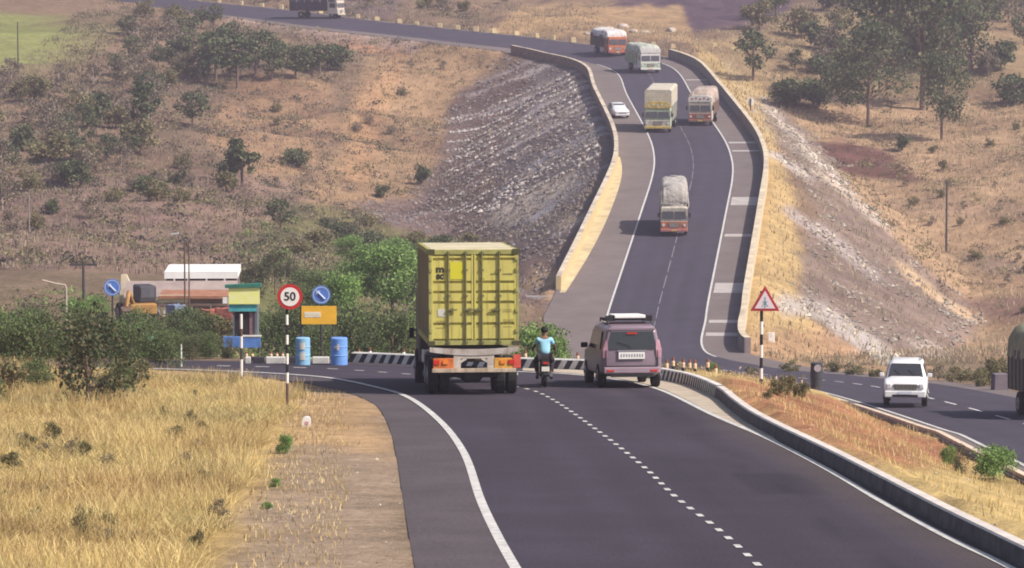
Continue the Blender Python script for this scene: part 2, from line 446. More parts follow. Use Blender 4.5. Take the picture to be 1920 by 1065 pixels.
# right hill golden
paint([(1440, 260), (1560, 180), (1760, 200), (2300, 130), (2300, 700), (1850, 700), (1700, 520), (1600, 380)], (192, 160, 120), .85, far)
paint([(1300, 80), (1420, 60), (2300, -200), (2300, 160), (1700, 180), (1500, 170), (1400, 160)], (170, 146, 104), .8, far)
RB = [(1518, 268), (1570, 262), (1670, 286), (1730, 345), (1650, 336), (1575, 322)]
paint(RB, (116, 82, 72), 1, far, .3)
gp = vnoise(GX + 500, GY, .06, 3)
C[(gp > .56) & far & (gpx > 1450) & (offG > 22)] *= np.array([.80, .78, .78])
C[(gp < .40) & far & (gpx < 850) & (offG < -16)] *= np.array([.78, .76, .80])
paint([(1790, 560), (1990, 560), (1990, 595), (1830, 600)], (150, 118, 102), .9, far)
paint([(1780, 470), (1850, 480), (1990, 500), (1990, 520), (1850, 510)], (150, 130, 116), .6, far)
paint([(1640, 375), (1800, 370), (1990, 400), (1990, 412), (1700, 405)], (178, 148, 120), .6, far)
# embankments
emb_l = far & (offG < 0) & (idxG < i_top + 4) & (GY < 470)
EL = [(1075, 90), (940, 92), (880, 148), (838, 212), (836, 290), (780, 370), (650, 380), (720, 420), (800, 440), (930, 450), (960, 560), (1200, 600), (1200, 90)]
paint(EL, (124, 104, 94), 1, emb_l, .35)
paint([(1060, 100), (1000, 130), (960, 230), (900, 420), (1010, 470), (1200, 380), (1200, 200)], (110, 106, 106), .7, emb_l, .35)
paint([(930, 100), (1075, 90), (1090, 130), (1040, 120)], (112, 116, 104), .7, emb_l)
st_n = vnoise(GX * .05, GY, .55, 3) > .60
paint([(1060, 95), (930, 95), (840, 220), (850, 250), (1000, 190), (930, 300), (960, 300), (1150, 200)], (205, 192, 186), .75, emb_l & st_n, .2)
paint([(1140, 200), (1000, 300), (940, 400), (1000, 420), (1160, 300)], (178, 176, 180), .7, emb_l & st_n, .2)
paint([(920, 400), (990, 350), (1075, 325), (1060, 355), (960, 420), (925, 428)], (190, 178, 160), .85, emb_l)
paint([(1040, 425), (1090, 400), (1110, 402), (1060, 440)], (192, 176, 156), .85, emb_l)
paint([(980, 540), (1000, 500), (1050, 515), (1040, 560)], (200, 168, 124), .8, far & (offG < 0))
emb_r = far & (offG > 0)
ER = [(1420, 180), (1530, 262), (1600, 365), (1700, 470), (1810, 570), (1850, 610), (1800, 650), (1640, 660), (1500, 560), (1500, 470), (1540, 400), (1470, 300)]
paint([(1300, 80), (1450, 180), (1500, 470), (1560, 700), (1380, 700), (1400, 300)], (204, 176, 116), .9, emb_r)
paint(ER, (142, 124, 110), 1, emb_r, .4)
paint([(1400, 620), (1560, 620), (1760, 690), (1740, 720), (1400, 720)], (196, 158, 118), .8, emb_r | (GY > 150) & (GX > 6), .3)
def streak(pts, wpx, c, k=.9, also=emb_r):
    pts = np.array(pts, float); dmin = np.full(GX.shape, 1e9)
    for a, b in zip(pts[:-1], pts[1:]):
        t = np.clip(((gpx - a[0]) * (b - a)[0] + (gpy - a[1]) * (b - a)[1]) / ((b - a) ** 2).sum(), 0, 1)
        dmin = np.minimum(dmin, np.hypot(gpx - a[0] - t * (b - a)[0], gpy - a[1] - t * (b - a)[1]))
    m = (dmin < wpx * (.6 + .8 * n2[..., 0])) & also
    C[m] = C[m] * (1 - k) + lin(*c) * k
streak([(1432, 186), (1470, 235), (1492, 255), (1520, 290), (1560, 325), (1600, 375), (1660, 425)], 7, (222, 208, 192))
streak([(1448, 288), (1490, 315), (1510, 330)], 6, (205, 198, 190))
streak([(1480, 395), (1560, 450), (1640, 520)], 9, (190, 178, 172))
streak([(1470, 570), (1540, 585), (1590, 620), (1670, 675)], 17, (198, 190, 180))
streak([(1530, 320), (1570, 350), (1610, 385)], 5, (214, 196, 170))
streak([(1690, 500), (1760, 560), (1830, 600)], 7, (226, 196, 150))
streak([(1725, 655), (1765, 660)], 12, (205, 190, 175))
streak([(1360, 120), (1420, 200), (1440, 250)], 8, (205, 182, 134))
# near verges
nearG = GY < 122
paint([(-900, 1500), (-900, 660), (600, 660), (620, 715), (560, 770), (520, 860), (470, 960), (420, 1100), (400, 1500)], (206, 172, 104), 1, nearG, .2)
paint([(250, 680), (640, 700), (560, 740), (420, 735), (250, 708)], (196, 160, 118), .9, nearG, .1)
paint([(400, 1500), (420, 1065), (470, 960), (520, 860), (545, 770), (560, 730), (760, 730), (800, 1500)], (172, 148, 124), 1, nearG, .15)
paint([(540, 790), (560, 740), (710, 750), (745, 860), (640, 840), (540, 830)], (206, 166, 116), .8, nearG, .12)
paint([(-900, 800), (-900, 730), (130, 730), (240, 790), (100, 840)], (204, 150, 96), .5, nearG)
med = (GY < 175) & (GX > 2) & (~inside_near(GX, GY))
paint([(1240, 660), (1420, 690), (1600, 730), (2600, 800), (2600, 1700), (1900, 1500), (1300, 740)], (208, 178, 116), 1, med, .15)
paint([(1330, 700), (1420, 712), (1560, 745), (1700, 800), (1830, 850), (1780, 880), (1600, 850), (1450, 790), (1380, 745)], (180, 118, 86), .9, med, .2)
for _ in range(2):
    C[1:-1, 1:-1] = .5 * C[1:-1, 1:-1] + .125 * (C[:-2, 1:-1] + C[2:, 1:-1] + C[1:-1, :-2] + C[1:-1, 2:])
C[far] *= np.array([1.0, .945, .99])
_l = C.mean(-1, keepdims=True); C = _l + (C - _l) * .92
ND = vnoise(GX, GY, .35, 4) > .63
C[ND & nearG & (GX > 6)] *= .8
gm = bpy.data.materials.new('ground_earth'); gm.use_nodes = True
t = gm.node_tree; b = t.nodes['Principled BSDF']; b.inputs['Roughness'].default_value = .95; b.inputs['Specular IOR Level'].default_value = .1
at = t.nodes.new('ShaderNodeAttribute'); at.attribute_name = 'Col'
ge = t.nodes.new('ShaderNodeNewGeometry')
def nz(scale, detail, lo, hi, fmn=.3, fmx=.7, mp=None):
    n = t.nodes.new('ShaderNodeTexNoise'); n.inputs['Scale'].default_value = scale; n.inputs['Detail'].default_value = detail; n.inputs['Roughness'].default_value = .7
    src = ge.outputs['Position']
    if mp:
        m_ = t.nodes.new('ShaderNodeMapping'); m_.inputs['Scale'].default_value = mp; t.links.new(src, m_.inputs['Vector']); src = m_.outputs[0]
    t.links.new(src, n.inputs['Vector'])
    r = t.nodes.new('ShaderNodeMapRange'); r.inputs['From Min'].default_value = fmn; r.inputs['From Max'].default_value = fmx
    r.inputs['To Min'].default_value = lo; r.inputs['To Max'].default_value = hi; t.links.new(n.outputs['Fac'], r.inputs['Value']); return r, n
prev = at.outputs['Color']
for sc_, dt, lo, hi, mp in ((3.0, 6, .80, 1.20, None), (.35, 5, .76, 1.2, None), (1.1, 4, .82, 1.18, None), (16.0, 4, .80, 1.2, None)):
    r, n = nz(sc_, dt, lo, hi, mp=mp)
    mm = t.nodes.new('ShaderNodeMix'); mm.data_type = 'RGBA'; mm.blend_type = 'MULTIPLY'; mm.inputs[0].default_value = 1
    cc = t.nodes.new('ShaderNodeCombineColor')
    for i in range(3): t.links.new(r.outputs[0], cc.inputs[i])
    t.links.new(prev, mm.inputs[6]); t.links.new(cc.outputs[0], mm.inputs[7]); prev = mm.outputs[2]
t.links.new(prev, b.inputs['Base Color'])
bn = t.nodes.new('ShaderNodeTexNoise'); bn.inputs['Scale'].default_value = 1.6; bn.inputs['Detail'].default_value = 7; bn.inputs['Roughness'].default_value = .75
t.links.new(ge.outputs['Position'], bn.inputs['Vector'])
bp = t.nodes.new('ShaderNodeBump'); bp.inputs['Strength'].default_value = .7; bp.inputs['Distance'].default_value = .35
t.links.new(bn.outputs['Fac'], bp.inputs['Height']); t.links.new(bp.outputs[0], b.inputs['Normal'])
nx, ny = len(xs), len(ys)
ii = np.arange(nx * ny).reshape(ny, nx)
Fq = np.stack([ii[:-1, :-1], ii[:-1, 1:], ii[1:, 1:], ii[1:, :-1]], -1).reshape(-1, 4)
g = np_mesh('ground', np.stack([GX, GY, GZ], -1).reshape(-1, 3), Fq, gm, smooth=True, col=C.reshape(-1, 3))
tag(g, kind='structure')

# ================================================================ roads
M_asph = mat('asphalt', (.060, .050, .066), .9, .16, .22, spec=.25, bump=.25, bscale=14)
M_shld = mat('asphalt_shoulder', (.082, .067, .074), .9, .16, .5, spec=.2, bump=.3, bscale=10)
M_fasph = mat('far_asphalt', (.064, .054, .075), .9, .12, .15, spec=.25)
M_fshl = mat('far_shoulder', (.16, .13, .125), .95, .14, .35, spec=.2)
M_line = mat('road_paint', (.66, .64, .60), .8, .3, 5, spec=.3, col2=(.36, .34, .33))
M_lined = mat('road_paint_worn', (.62, .60, .60), .8, .3, 3, spec=.3)
M_faint = mat('road_paint_faint', (.24, .22, .25), .9, .3, 3)
M_conc = mat('concrete', (.36, .32, .31), .9, .2, 1.5)
def track_tone(off):
    t_ = np.zeros(np.shape(off))
    for c_ in (-2.6, -.95, .95, 2.6): t_ += np.exp(-((off - c_) / .38) ** 2)
    return t_
M_asphc = mat('asphalt_worn', (.06, .05, .066), .88, .13, .5, spec=.25, bump=.25, bscale=14, attr='Col')
def polysheet(name, left, right, z, m, kind='structure', tracks=False):
    """sheet between two photo-pixel outlines lying on the near plane"""
    L = cr([PN(*p) for p in left], .8)[:, :3]; Rr = cr([PN(*p) for p in right], .8)[:, :3]
    def rs(A, n):
        d = np.concatenate([[0], np.cumsum(np.linalg.norm(np.diff(A, axis=0), axis=1))]); u = np.linspace(0, d[-1], n)
        return np.stack([np.interp(u, d, A[:, k]) for k in range(3)], 1)
    n = 220; A, B = rs(L, n), rs(Rr, n); V = []; K = 64 if tracks else 8
    for k in range(K + 1): V.append(A * (1 - k / K) + B * k / K)
    V = np.array(V); V[..., 2] = zplane(V[..., 1]) + z
    idx = np.arange((K + 1) * n).reshape(K + 1, n)
    if tracks:
        u = np.linspace(0, 1, K + 1)[:, None] * 11.0 - 7.1 + 0 * V[..., 0]; sx_ = V[..., 0]; sy_ = V[..., 1]
        tone = 1 + .10 * track_tone(u) + .16 * (vnoise(u * 1.2 + 40, sy_ * .05 + sx_ * .02, 1, 3) - .5) + .42 * (vnoise(sx_, sy_ * .5, .25, 3) - .5) - .16 * np.exp(-((u + .1) / .05) ** 2) - .25 * ((np.abs(u - 1.9) < .9) & (np.abs(sy_ - 69) < 2.6)) + .12 * ((np.abs(u + 5) < 1.3) & (np.abs(sy_ - 84) < 5))
        tone = tone - .22 * np.exp(-((u - 1.75) / .35) ** 2) * (vnoise(u * 2, sy_ * .3, 1, 2) > .55)
        col = np.array([.041, .0325, .046])[None, None] * tone[..., None]
        dust = np.clip(1 - (u.max() - u) / 1.6, 0, 1)[..., None] * .5; col = col * (1 - dust) + np.array([.12, .09, .07]) * dust
        Fq = np.stack([idx[:-1, :-1], idx[:-1, 1:], idx[1:, 1:], idx[1:, :-1]], -1).reshape(-1, 4)
        return tag(np_mesh(name, V.reshape(-1, 3), Fq, m, col=col.reshape(-1, 3)), kind=kind)
    Fq = np.stack([idx[:-1, :-1], idx[:-1, 1:], idx[1:, 1:], idx[1:, :-1]], -1).reshape(-1, 4)
    o = np_mesh(name, V.reshape(-1, 3), Fq, m)
    return tag(o, kind=kind)
polysheet('road', near_left, near_right, .0, M_asphc, tracks=True)
def stripe_pts(W, width, z, name, m, kind='structure', dash=None):
    """ribbon along world polyline W (n,3)"""
    mb = MB(); W = np.asarray(W); d = np.concatenate([[0], np.cumsum(np.linalg.norm(np.diff(W[:, :2], axis=0), axis=1))])
    tt = np.gradient(W[:, :2], axis=0); tt /= np.linalg.norm(tt, axis=1)[:, None]; nn = np.stack([-tt[:, 1], tt[:, 0]], 1)
    def at_(u):
        p = np.array([np.interp(u, d, W[:, k]) for k in range(3)]); q = np.array([np.interp(u, d, nn[:, k]) for k in range(2)])
        return (p[0] - q[0] * width / 2, p[1] - q[1] * width / 2, p[2] + z), (p[0] + q[0] * width / 2, p[1] + q[1] * width / 2, p[2] + z)
    segs = [(0, d[-1])] if not dash else [(u, min(u + dash[0], d[-1])) for u in np.arange(0, d[-1] - dash[0], dash[0] + dash[1])]
    for a, b_ in segs:
        us = np.linspace(a, b_, max(2, int((b_ - a) / .8) + 1)); o = len(mb.v)
        for u in us: mb.v += list(at_(u))
        for i in range(len(us) - 1): mb.f.append((o + 2 * i, o + 2 * i + 1, o + 2 * i + 3, o + 2 * i + 2)); mb.m.append(0)
    o = mb.build(name, m); return tag(o, kind=kind)
line_L = [(1010, 1140), (966, 1065), (930, 1000), (900, 935), (870, 850), (825, 790), (765, 745), (700, 725), (620, 709), (525, 701), (400, 695), (250, 691), (0, 689.5)]
line_R = [(2240, 1250), (1900, 1068), (1780, 1010), (1655, 942), (1550, 880), (1440, 823), (1340, 780), (1237, 731), (1150, 711), (1040, 700), (900, 695)]
line_C = [(1478, 1120), (1418, 1057), (1345, 992), (1265, 931), (1207, 876), (1130, 815), (1040, 752), (985, 729), (880, 712), (740, 700), (600, 691), (400, 686)]
# paved shoulder left of the left line
polysheet('shoulder', near_left, [(1000, 1140), (958, 1065), (922, 1000), (892, 935), (862, 850), (818, 791), (758, 746), (694, 727), (614, 711), (519, 703.5), (400, 697), (250, 692.5), (0, 690), (-500, 690)], .005, M_shld)
stripe_pts(cr([PN(*p) for p in line_L], .8), .16, .012, 'left_edge_line', M_line)
stripe_pts(cr([PN(*p) for p in line_R], .8), .14, .012, 'right_edge_line', M_line)
stripe_pts(cr([PN(*p) for p in line_C], .5), .105, .012, 'centre_line', M_line, dash=(.5, .9))
# gutter of pale sand between the right line and the kerb
polysheet('sand_strip', [(1460, 829), (1400, 806), (1340, 777), (1240, 729), (1150, 709), (1040, 698), (980, 695)], near_right[6:14] + [(980, 690)], .008, mat('sandy_gutter', (.42, .35, .27), .95, .2, 1.2))

def opp_sheet(name, a_fn, b_fn, dz, m, i0=0, i1=None, nacross=3, skirt=True):
    i1 = len(OPP) if i1 is None else i1; V = []; 
    rows = []
    for i in range(i0, i1):
        a, b_ = a_fn(i), b_fn(i); r = [opp_at(i, a + (b_ - a) * k / nacross, dz) for k in range(nacross + 1)]
        if skirt: r = [opp_at(i, a, dz - .5)] + r + [opp_at(i, b_, dz - .5)]
        rows.append(r)
    V = np.array(rows); n, k = V.shape[:2]; idx = np.arange(n * k).reshape(n, k); col = None
    if nacross > 10:
        u = np.linspace(-3.6, 3.6, k)[None] + 0 * V[..., 0]; q = np.arange(n)[:, None] * 1.2 + 0 * u
        tone = 1 + .10 * track_tone(u) + .2 * (vnoise(u * 1.3 + 9, q * .06, 1, 3) - .5) + .2 * (vnoise(u, q, .1, 3) - .5); col = (np.array([.050, .042, .060])[None, None] * tone[..., None]).reshape(-1, 3)
    Fq = np.stack([idx[:-1, :-1], idx[:-1, 1:], idx[1:, 1:], idx[1:, :-1]], -1).reshape(-1, 4)
    return tag(np_mesh(name, V.reshape(-1, 3), Fq, m, col=col), kind='structure')
opp_sheet('far_road_shoulder', lambda i: -SHL[i] - .3, lambda i: SHR[i] + .3, 0, M_fshl)
opp_sheet('sandy_edge', lambda i: -SHL[i], lambda i: -SHL[i] + .95 * math.sin(math.pi * min(1, max(0, (OPD[i] - 262) / 80))) + .05, .006, mat('sandy_drift', (.50, .40, .24), .95, .25, .8), int(np.argmax(OPD > 272)), int(np.argmax(OPD > 341)), skirt=False)
opp_sheet('far_road', lambda i: -3.6 if i < i_top else -4.3, lambda i: 3.6 if i < i_top else 4.3, .008, M_asphc, skirt=False, nacross=30)
i_a = int(np.argmax(OPD > 243)); i_b = int(np.argmax(OPD > 448))
for nm, of, a, b_ in (('far_edge_line', -3.5, i_a, i_b), ('far_edge_line', 3.5, i_a, i_b - 3), ('far_edge_line', -3.5, 0, i_a - 6)):
    stripe_pts([opp_at(i, of) for i in range(a, b_)], .15, .016, nm, M_line)
stripe_pts([opp_at(i, 0) for i in range(i_a, i_b)], .055, .016, 'far_centre_line', M_faint, dash=(5, 1.2))
stripe_pts([opp_at(i, 0) for i in range(0, i_a - 10)], .12, .016, 'far_centre_line', M_lined, dash=(3, 3))
# ================================================================ shared materials
M_tyre = mat('tyre_rubber', (.022, .021, .022), .9, .2, 8)
M_rim = mat('rim_metal', (.25, .24, .24), .5, .2, 6, metal=.6)
M_glass = mat('dark_glass', (.035, .038, .045), .12, spec=.6)
M_glass2 = mat('dusty_glass', (.10, .10, .12), .3, .2, 3, spec=.5)
M_black = mat('black_paint', (.02, .02, .022), .7, .2, 5)
M_white = mat('white_paint', (.78, .76, .73), .6, .1, 3)
M_wdirty = mat('dusty_white_paint', (.58, .54, .50), .7, .22, 3)
M_red = mat('red_paint', (.50, .03, .035), .5, .15, 4)
M_chrome = mat('chrome', (.5, .5, .5), .25, metal=1.0)
M_lampr = mat('red_lamp_glass', (.55, .03, .02), .2)
M_lampo = mat('orange_lamp_glass', (.75, .22, .03), .25)
M_lampw = mat('clear_lamp_glass', (.6, .6, .6), .15)
M_steel = mat('painted_steel_dark', (.06, .055, .055), .7, .25, 5)

def tyre(mb, x, y, z, r, w, hub=True):
    """a wheel whose axle runs along x, tyre with rounded shoulders"""
    n = 22; rings = []
    for dx, rr in ((-w / 2, r * .62), (-w / 2, r * .93), (-w * .36, r), (w * .36, r), (w / 2, r * .93), (w / 2, r * .62)):
        rings.append([(x + dx, y + rr * math.cos(2 * math.pi * k / n), z + rr * math.sin(2 * math.pi * k / n)) for k in range(n)])
    mb.loft(rings)
def wheel(parent, x, y, r, w, z=None, rim=M_rim):
    z = r if z is None else z
    mb = MB(); tyre(mb, x, y, z, r, w); o = mb.build('wheel', M_tyre, parent)
    mb = MB(); sx = 1 if x > 0 else -1
    mb.tube([(x + sx * (w / 2 - .03), y, z), (x + sx * (w / 2 + .015), y, z)], [r * .56, r * .5], 16)
    mb.tube([(x + sx * (w / 2 + .012), y, z), (x + sx * (w / 2 + .05), y, z)], [r * .2, r * .16], 10)
    mb.build('rim', rim, o); return o
def text_mesh(name, body, size, m, parent, loc, thick=.004, bold=0.0, ax='CENTER', rotz=0.0, sx=1.0):
    cu = bpy.data.curves.new(name, 'FONT'); cu.body = body; cu.size = size; cu.extrude = thick; cu.offset = bold
    cu.align_x = ax; cu.align_y = 'CENTER'
    to = bpy.data.objects.new(name + '_curve', cu); COL.objects.link(to)
    dg = bpy.context.evaluated_depsgraph_get(); me = bpy.data.meshes.new_from_object(to.evaluated_get(dg))
    COL.objects.unlink(to); bpy.data.objects.remove(to)
    me.materials.clear(); me.materials.append(m); me.name = name
    o = bpy.data.objects.new(name, me); COL.objects.link(o); o.parent = parent
    o.location = loc; o.rotation_euler = (math.pi / 2, 0, rotz); o.scale = (sx, 1, 1); return o
def near_ground(px, py): return Vector(PN(px, py))
def slope_at(x, y):
    return math.atan2(float(z_base(x, y + 2)) - float(z_base(x, y - 2)), 4)

# ================================================================ container truck, seen from behind
def container_truck():
    p = near_ground(889, 741); L = 6.06
    T = empty('container_truck', p, R(4.3), 'truck carrying a tall yellow-green shipping container, seen from behind in the left lane', 'truck', rx=math.atan(PLs))
    Y1 = mat('yellow_container_paint', (.62, .54, .12), .6, .16, 1.6, col2=(.50, .44, .13), streak=.55)
    Y2 = mat('container_side_shaded', (.20, .16, .09), .7, .25, 1.4)  # walls in a darkened colour, shade of the unlit side painted in
    Yt = mat('dusty_container_roof', (.56, .50, .36), .85, .2, 1.2)
    Yd = mat('dirty_container_frame', (.33, .31, .10), .7, .3, 2)
    tilt = R(1.2)
    C0 = bpy.data.objects.new('container', None)
    # corrugated shell (side walls and front wall as one mesh, the container part)
    mb = MB(); z0, z1 = 1.36, 3.95
    prof = []; yy = .16
    while yy < L - .2:
        for dy, dx in ((0, 0), (.07, 0), (.105, -.045), (.175, -.045), (.21, 0)): prof.append((yy + dy, dx))
        yy += .28
    prof = [(.12, 0)] + prof + [(L - .1, 0)]
    for sx in (-1, 1):
        a = [(sx * (1.205 + d), y, z0 + .14) for y, d in prof]; b = [(sx * (1.205 + d), y, z1 - .12) for y, d in prof]
        mb.loft([a, b], False, False, closed=False)
    mb.bx(-1.19, 1.19, L - .05, L, z0 + .1, z1 - .1); mb.bx(-1.17, 1.17, .12, L - .06, z0, z0 + .13)
    body = mb.build('container', Y2, T); body.rotation_euler = (tilt, 0, 0)
    def sub(mb, name, m, par=body, **k): return mb.build(name, m, par, **k)
    mb = MB(); mb.bx(-1.2, 1.2, .1, L - .02, z1 - .05, z1 - .012)
    yy = .35
    while yy < L - .4: mb.bx(-1.12, 1.12, yy, yy + .16, z1 - .014, z1 + .012); yy += .34
    sub(mb, 'roof', Yt)
    mb = MB()     # frame: posts, header, sill, top rails, bottom rails
    for sx in (-1, 1):
        mb.bx(sx * 1.22 - .07 * (sx > 0), sx * 1.22 + .07 * (sx < 0), 0, .14, z0, z1)
        mb.bx(sx * 1.222 - .07 * (sx > 0), sx * 1.222 + .07 * (sx < 0), L - .13, L + .004, z0, z1)
        mb.bx(min(sx * 1.224, sx * 1.13), max(sx * 1.224, sx * 1.13), .13, L - .12, z1 - .13, z1 + .003)
        mb.bx(min(sx * 1.224, sx * 1.13), max(sx * 1.224, sx * 1.13), .13, L - .12, z0 - .003, z0 + .15)
    mb.bx(-1.16, 1.16, .004, .12, z1 - .13, z1 - .003); mb.bx(-1.16, 1.16, .004, .12, z0 + .003, z0 + .13)
    sub(mb, 'frame', Yd, bevel=.006)
    for sx in (-1, 1):
        for z in (z0 - .01, z1 - .115):
            mb = MB(); mb.box((sx * 1.15, .06, z + .06), (.19, .16, .13)); sub(mb, 'corner_casting', mat('casting_dark', (.07, .065, .03), .8))
    ribs = [1.62, 1.98, 2.34, 2.58, 2.82, 3.22, 3.6]
    for sx in (-1, 1):
        mb = MB(); xa, xb = (.012, 1.15) if sx > 0 else (-1.15, -.012)
        prev = z0 + .14
        top = z1 - .14
        # panels with recessed horizontal grooves
        lv = [prev, 1.94, 2.52, 2.80, 3.07, 3.69, top]
        for a, b_ in zip(lv[:-1], lv[1:]):
            mb.bx(xa, xb, .012, .06, a + .035, b_ - .035)
        mb.bx(xa, xb, .075, .09, prev, top)
        mb.bx(xa, xa + .05, .006, .05, prev, top); mb.bx(xb - .05, xb, .006, .05, prev, top)
        d = mb.build('door', Y1, body, bevel=.004)
        for fx in (.20, .67):
            x = (.02 + fx) if sx > 0 else (-.02 - fx)
            m2 = MB(); m2.tube([(x, -.025, z0 + .04), (x, -.025, z1 - .04)], .022, 8)
            for z in (z0 + .08, 1.95, 2.7, 3.4, z1 - .1): m2.box((x, -.012, z), (.11, .045, .055))
            m2.build('locking_bar', mat('bar_steel', (.15, .14, .06), .6, .2, 4), d)
            m3 = MB(); m3.box((x + sx * -.1, -.05, 2.32), (.26, .03, .04)); m3.box((x + sx * -.1, -.03, 2.32), (.07, .05, .10))
            m3.build('handle', mat('bar_steel'  , (.15, .14, .06)), d)
        for z in (1.75, 2.3, 2.85, 3.4, 3.7): m4 = MB(); m4.box((sx * 1.165, -.004, z), (.07, .05, .09)); m4.build('hinge', Yd, d)
    # lettering on the doors: the round-lettered mark and the small rows of data
    tk = mat('lettering_dark', (.035, .032, .02), .7); tk2 = mat('lettering_faded', (.17, .15, .05), .7)
    text_mesh('lettering', 'm', .26, tk, body, (-.91, .008, 3.42), bold=.012, sx=1.15)
    text_mesh('lettering', 'sc', .26, tk, body, (-.91, .008, 3.24), bold=.014, sx=.95)
    mb = MB(); r_ = random.Random(3)
    def row(x0, x1, z, h):
        x = x0
        mb = MB()
        while x < x1:
            wd = r_.uniform(.016, .034)
            mb.box((x + wd / 2, .010, z), (wd, .006, h * r_.uniform(.5, .8)))
            x += wd + .012
        if mb.v: mb.build('lettering', tk2, body)
    for z, h in ((3.28, .07), (3.16, .035)): row(.14, .29, z, h) if h < .05 else row(.46, .66, z, h)
    row(.79, 1.06, 3.28, .065); row(.79, 1.04, 3.09, .05)
    for z in (2.84, 2.79, 2.56, 2.51, 2.31, 2.26): row(.42, .66, z, .028); row(.78, 1.03, z, .028)
    for z in (1.83, 2.02, 1.98): row(-1.02, -.80, z, .026); row(.80, 1.05, z + .02, .024)
    mb = MB(); mb.box((-.88, .006, 2.24), (.2, .012, .2)); mb.build('placard', mat('placard_pale', (.55, .52, .46), .7, .2, 6), body)
    mb = MB(); mb.box((-.46, .008, 3.38), (.36, .010, .46)); mb.build('sticker', mat('sticker_yellow', (.60, .55, .03), .6), body)
    # chassis
    mb = MB(); mb.bx(-.42, -.3, .1, 8.2, .95, 1.2); mb.bx(.3, .42, .1, 8.2, .95, 1.2)
    for y in (.3, 2.2, 4.2, 6): mb.bx(-.95, .95, y, y + .12, 1.2, 1.32)
    mb.bx(-.3, .3, .6, .75, .98, 1.16)
    mb.build('chassis', M_steel, T)
    mb = MB(); n = 12; r0, r1 = [], []        # bowed pale cross beam under the doors
    for k in range(n + 1):
        x = -1.2 + 2.4 * k / n; sag = .10 * (1 - (x / 1.2) ** 2)
        r0.append([(x, -.05, 1.31 - sag * .6), (x, .12, 1.31 - sag * .6), (x, .12, 1.18 - sag), (x, -.05, 1.18 - sag)])
    mb.loft(r0); mb.build('cross_beam', mat('beam_white', (.55, .52, .49), .7, .35, 2.5, col2=(.30, .22, .17), streak=.5), T)
    for sx, m in ((-1, mat('panel_orange_left', (.55, .15, .035), .7, .35, 4, streak=.5)), (1, mat('panel_amber', (.62, .30, .05), .7, .3, 4))):
        mb = MB(); mb.box((sx * .83, -.02, .86), (.56, .05, .30)); mb.build('rear_panel', m, T, bevel=.01)
        mb = MB(); mb.box((sx * 1.02, -.055, .9), (.16, .04, .12)); mb.build('tail_lamp', M_lampr, T)
        mb = MB(); mb.box((sx * .78, -.055, .9), (.14, .04, .10)); mb.build('indicator', M_lampo, T)
    mb = MB(); mb.box((1.17, -.04, .92), (.2, .05, .36)); mb.build('mud_guard', mat('guard_red', (.62, .09, .06), .6, .2, 3), T)
    # central plate with an arched black opening
    mb = MB(); Yc = mat('plate_cream', (.50, .43, .36), .8, .3, 3)
    mb.bx(-.55, -.36, -.03, .03, .74, 1.12); mb.bx(.36, .55, -.03, .03, .74, 1.12); mb.bx(-.36, .36, -.03, .03, 1.0, 1.12)
    mb.box((-.3, 0, .95), (.2, .058, .07), ry=R(-30)); mb.box((.3, 0, .95), (.2, .058, .07), ry=R(30))
    mb.build('rear_plate', Yc, T)
    mb = MB(); mb.bx(-1.14, 1.14, -.07, .04, .62, .73); mb.build('bumper', mat('bumper_cream', (.48, .38, .28), .7, .35, 3, streak=.6), T, bevel=.01)
    for sx in (-1, 1): mb = MB(); mb.box((sx * 1.12, .5, 1.0), (.08, .9, .04)); mb.build('mud_flap_bracket', M_steel, T)
    for y in (1.0, 2.25):
        for sx in (-1, 1):
            wheel(T, sx * 1.08, y, .50, .27); wheel(T, sx * .76, y, .50, .27)
        mb = MB(); mb.tube([(-1.0, y, .5), (-.3, y, .5), (-.2, y, .5), (.2, y, .5), (.3, y, .5), (1.0, y, .5)], [.07, .07, .2, .2, .07, .07], 10); mb.build('axle', M_steel, T)
    for sx in (-1, 1): wheel(T, sx * 1.1, 7.3, .50, .28)
    mb = MB(); mb.bx(-1.16, 1.16, 6.5, 8.3, .62, 2.75); cab = mb.build('cab', mat('cab_dark_paint', (.10, .07, .06), .6, .2, 3), T, bevel=.06)
    mb = MB(); mb.bx(-1.0, 1.0, 8.302, 8.32, 1.7, 2.5); mb.build('windscreen', M_glass, cab)
    for sx in (-1, 1):
        mb = MB(); mb.tube([(sx * 1.15, 8.0, 1.5), (sx * 1.30, 8.0, 1.5)], .02, 6); mb.box((sx * 1.30, 7.98, 1.42), (.14, .06, .30))
        mb.build('mirror', M_black, cab)
    # left side fuel tank and pale side lamp that show past the container
    mb = MB(); mb.tube([(-.95, 3.2, .85), (-.95, 4.3, .85)], .27, 14); mb.build('fuel_tank', mat('tank_metal', (.2, .19, .19), .5, .2, 3, metal=.4), T)
    mb = MB(); mb.box((-1.3, 1.6, 1.02), (.06, .10, .34)); mb.box((-1.2, 1.6, 1.16), (.2, .04, .04)); mb.build('side_marker', M_white, T)
container_truck()

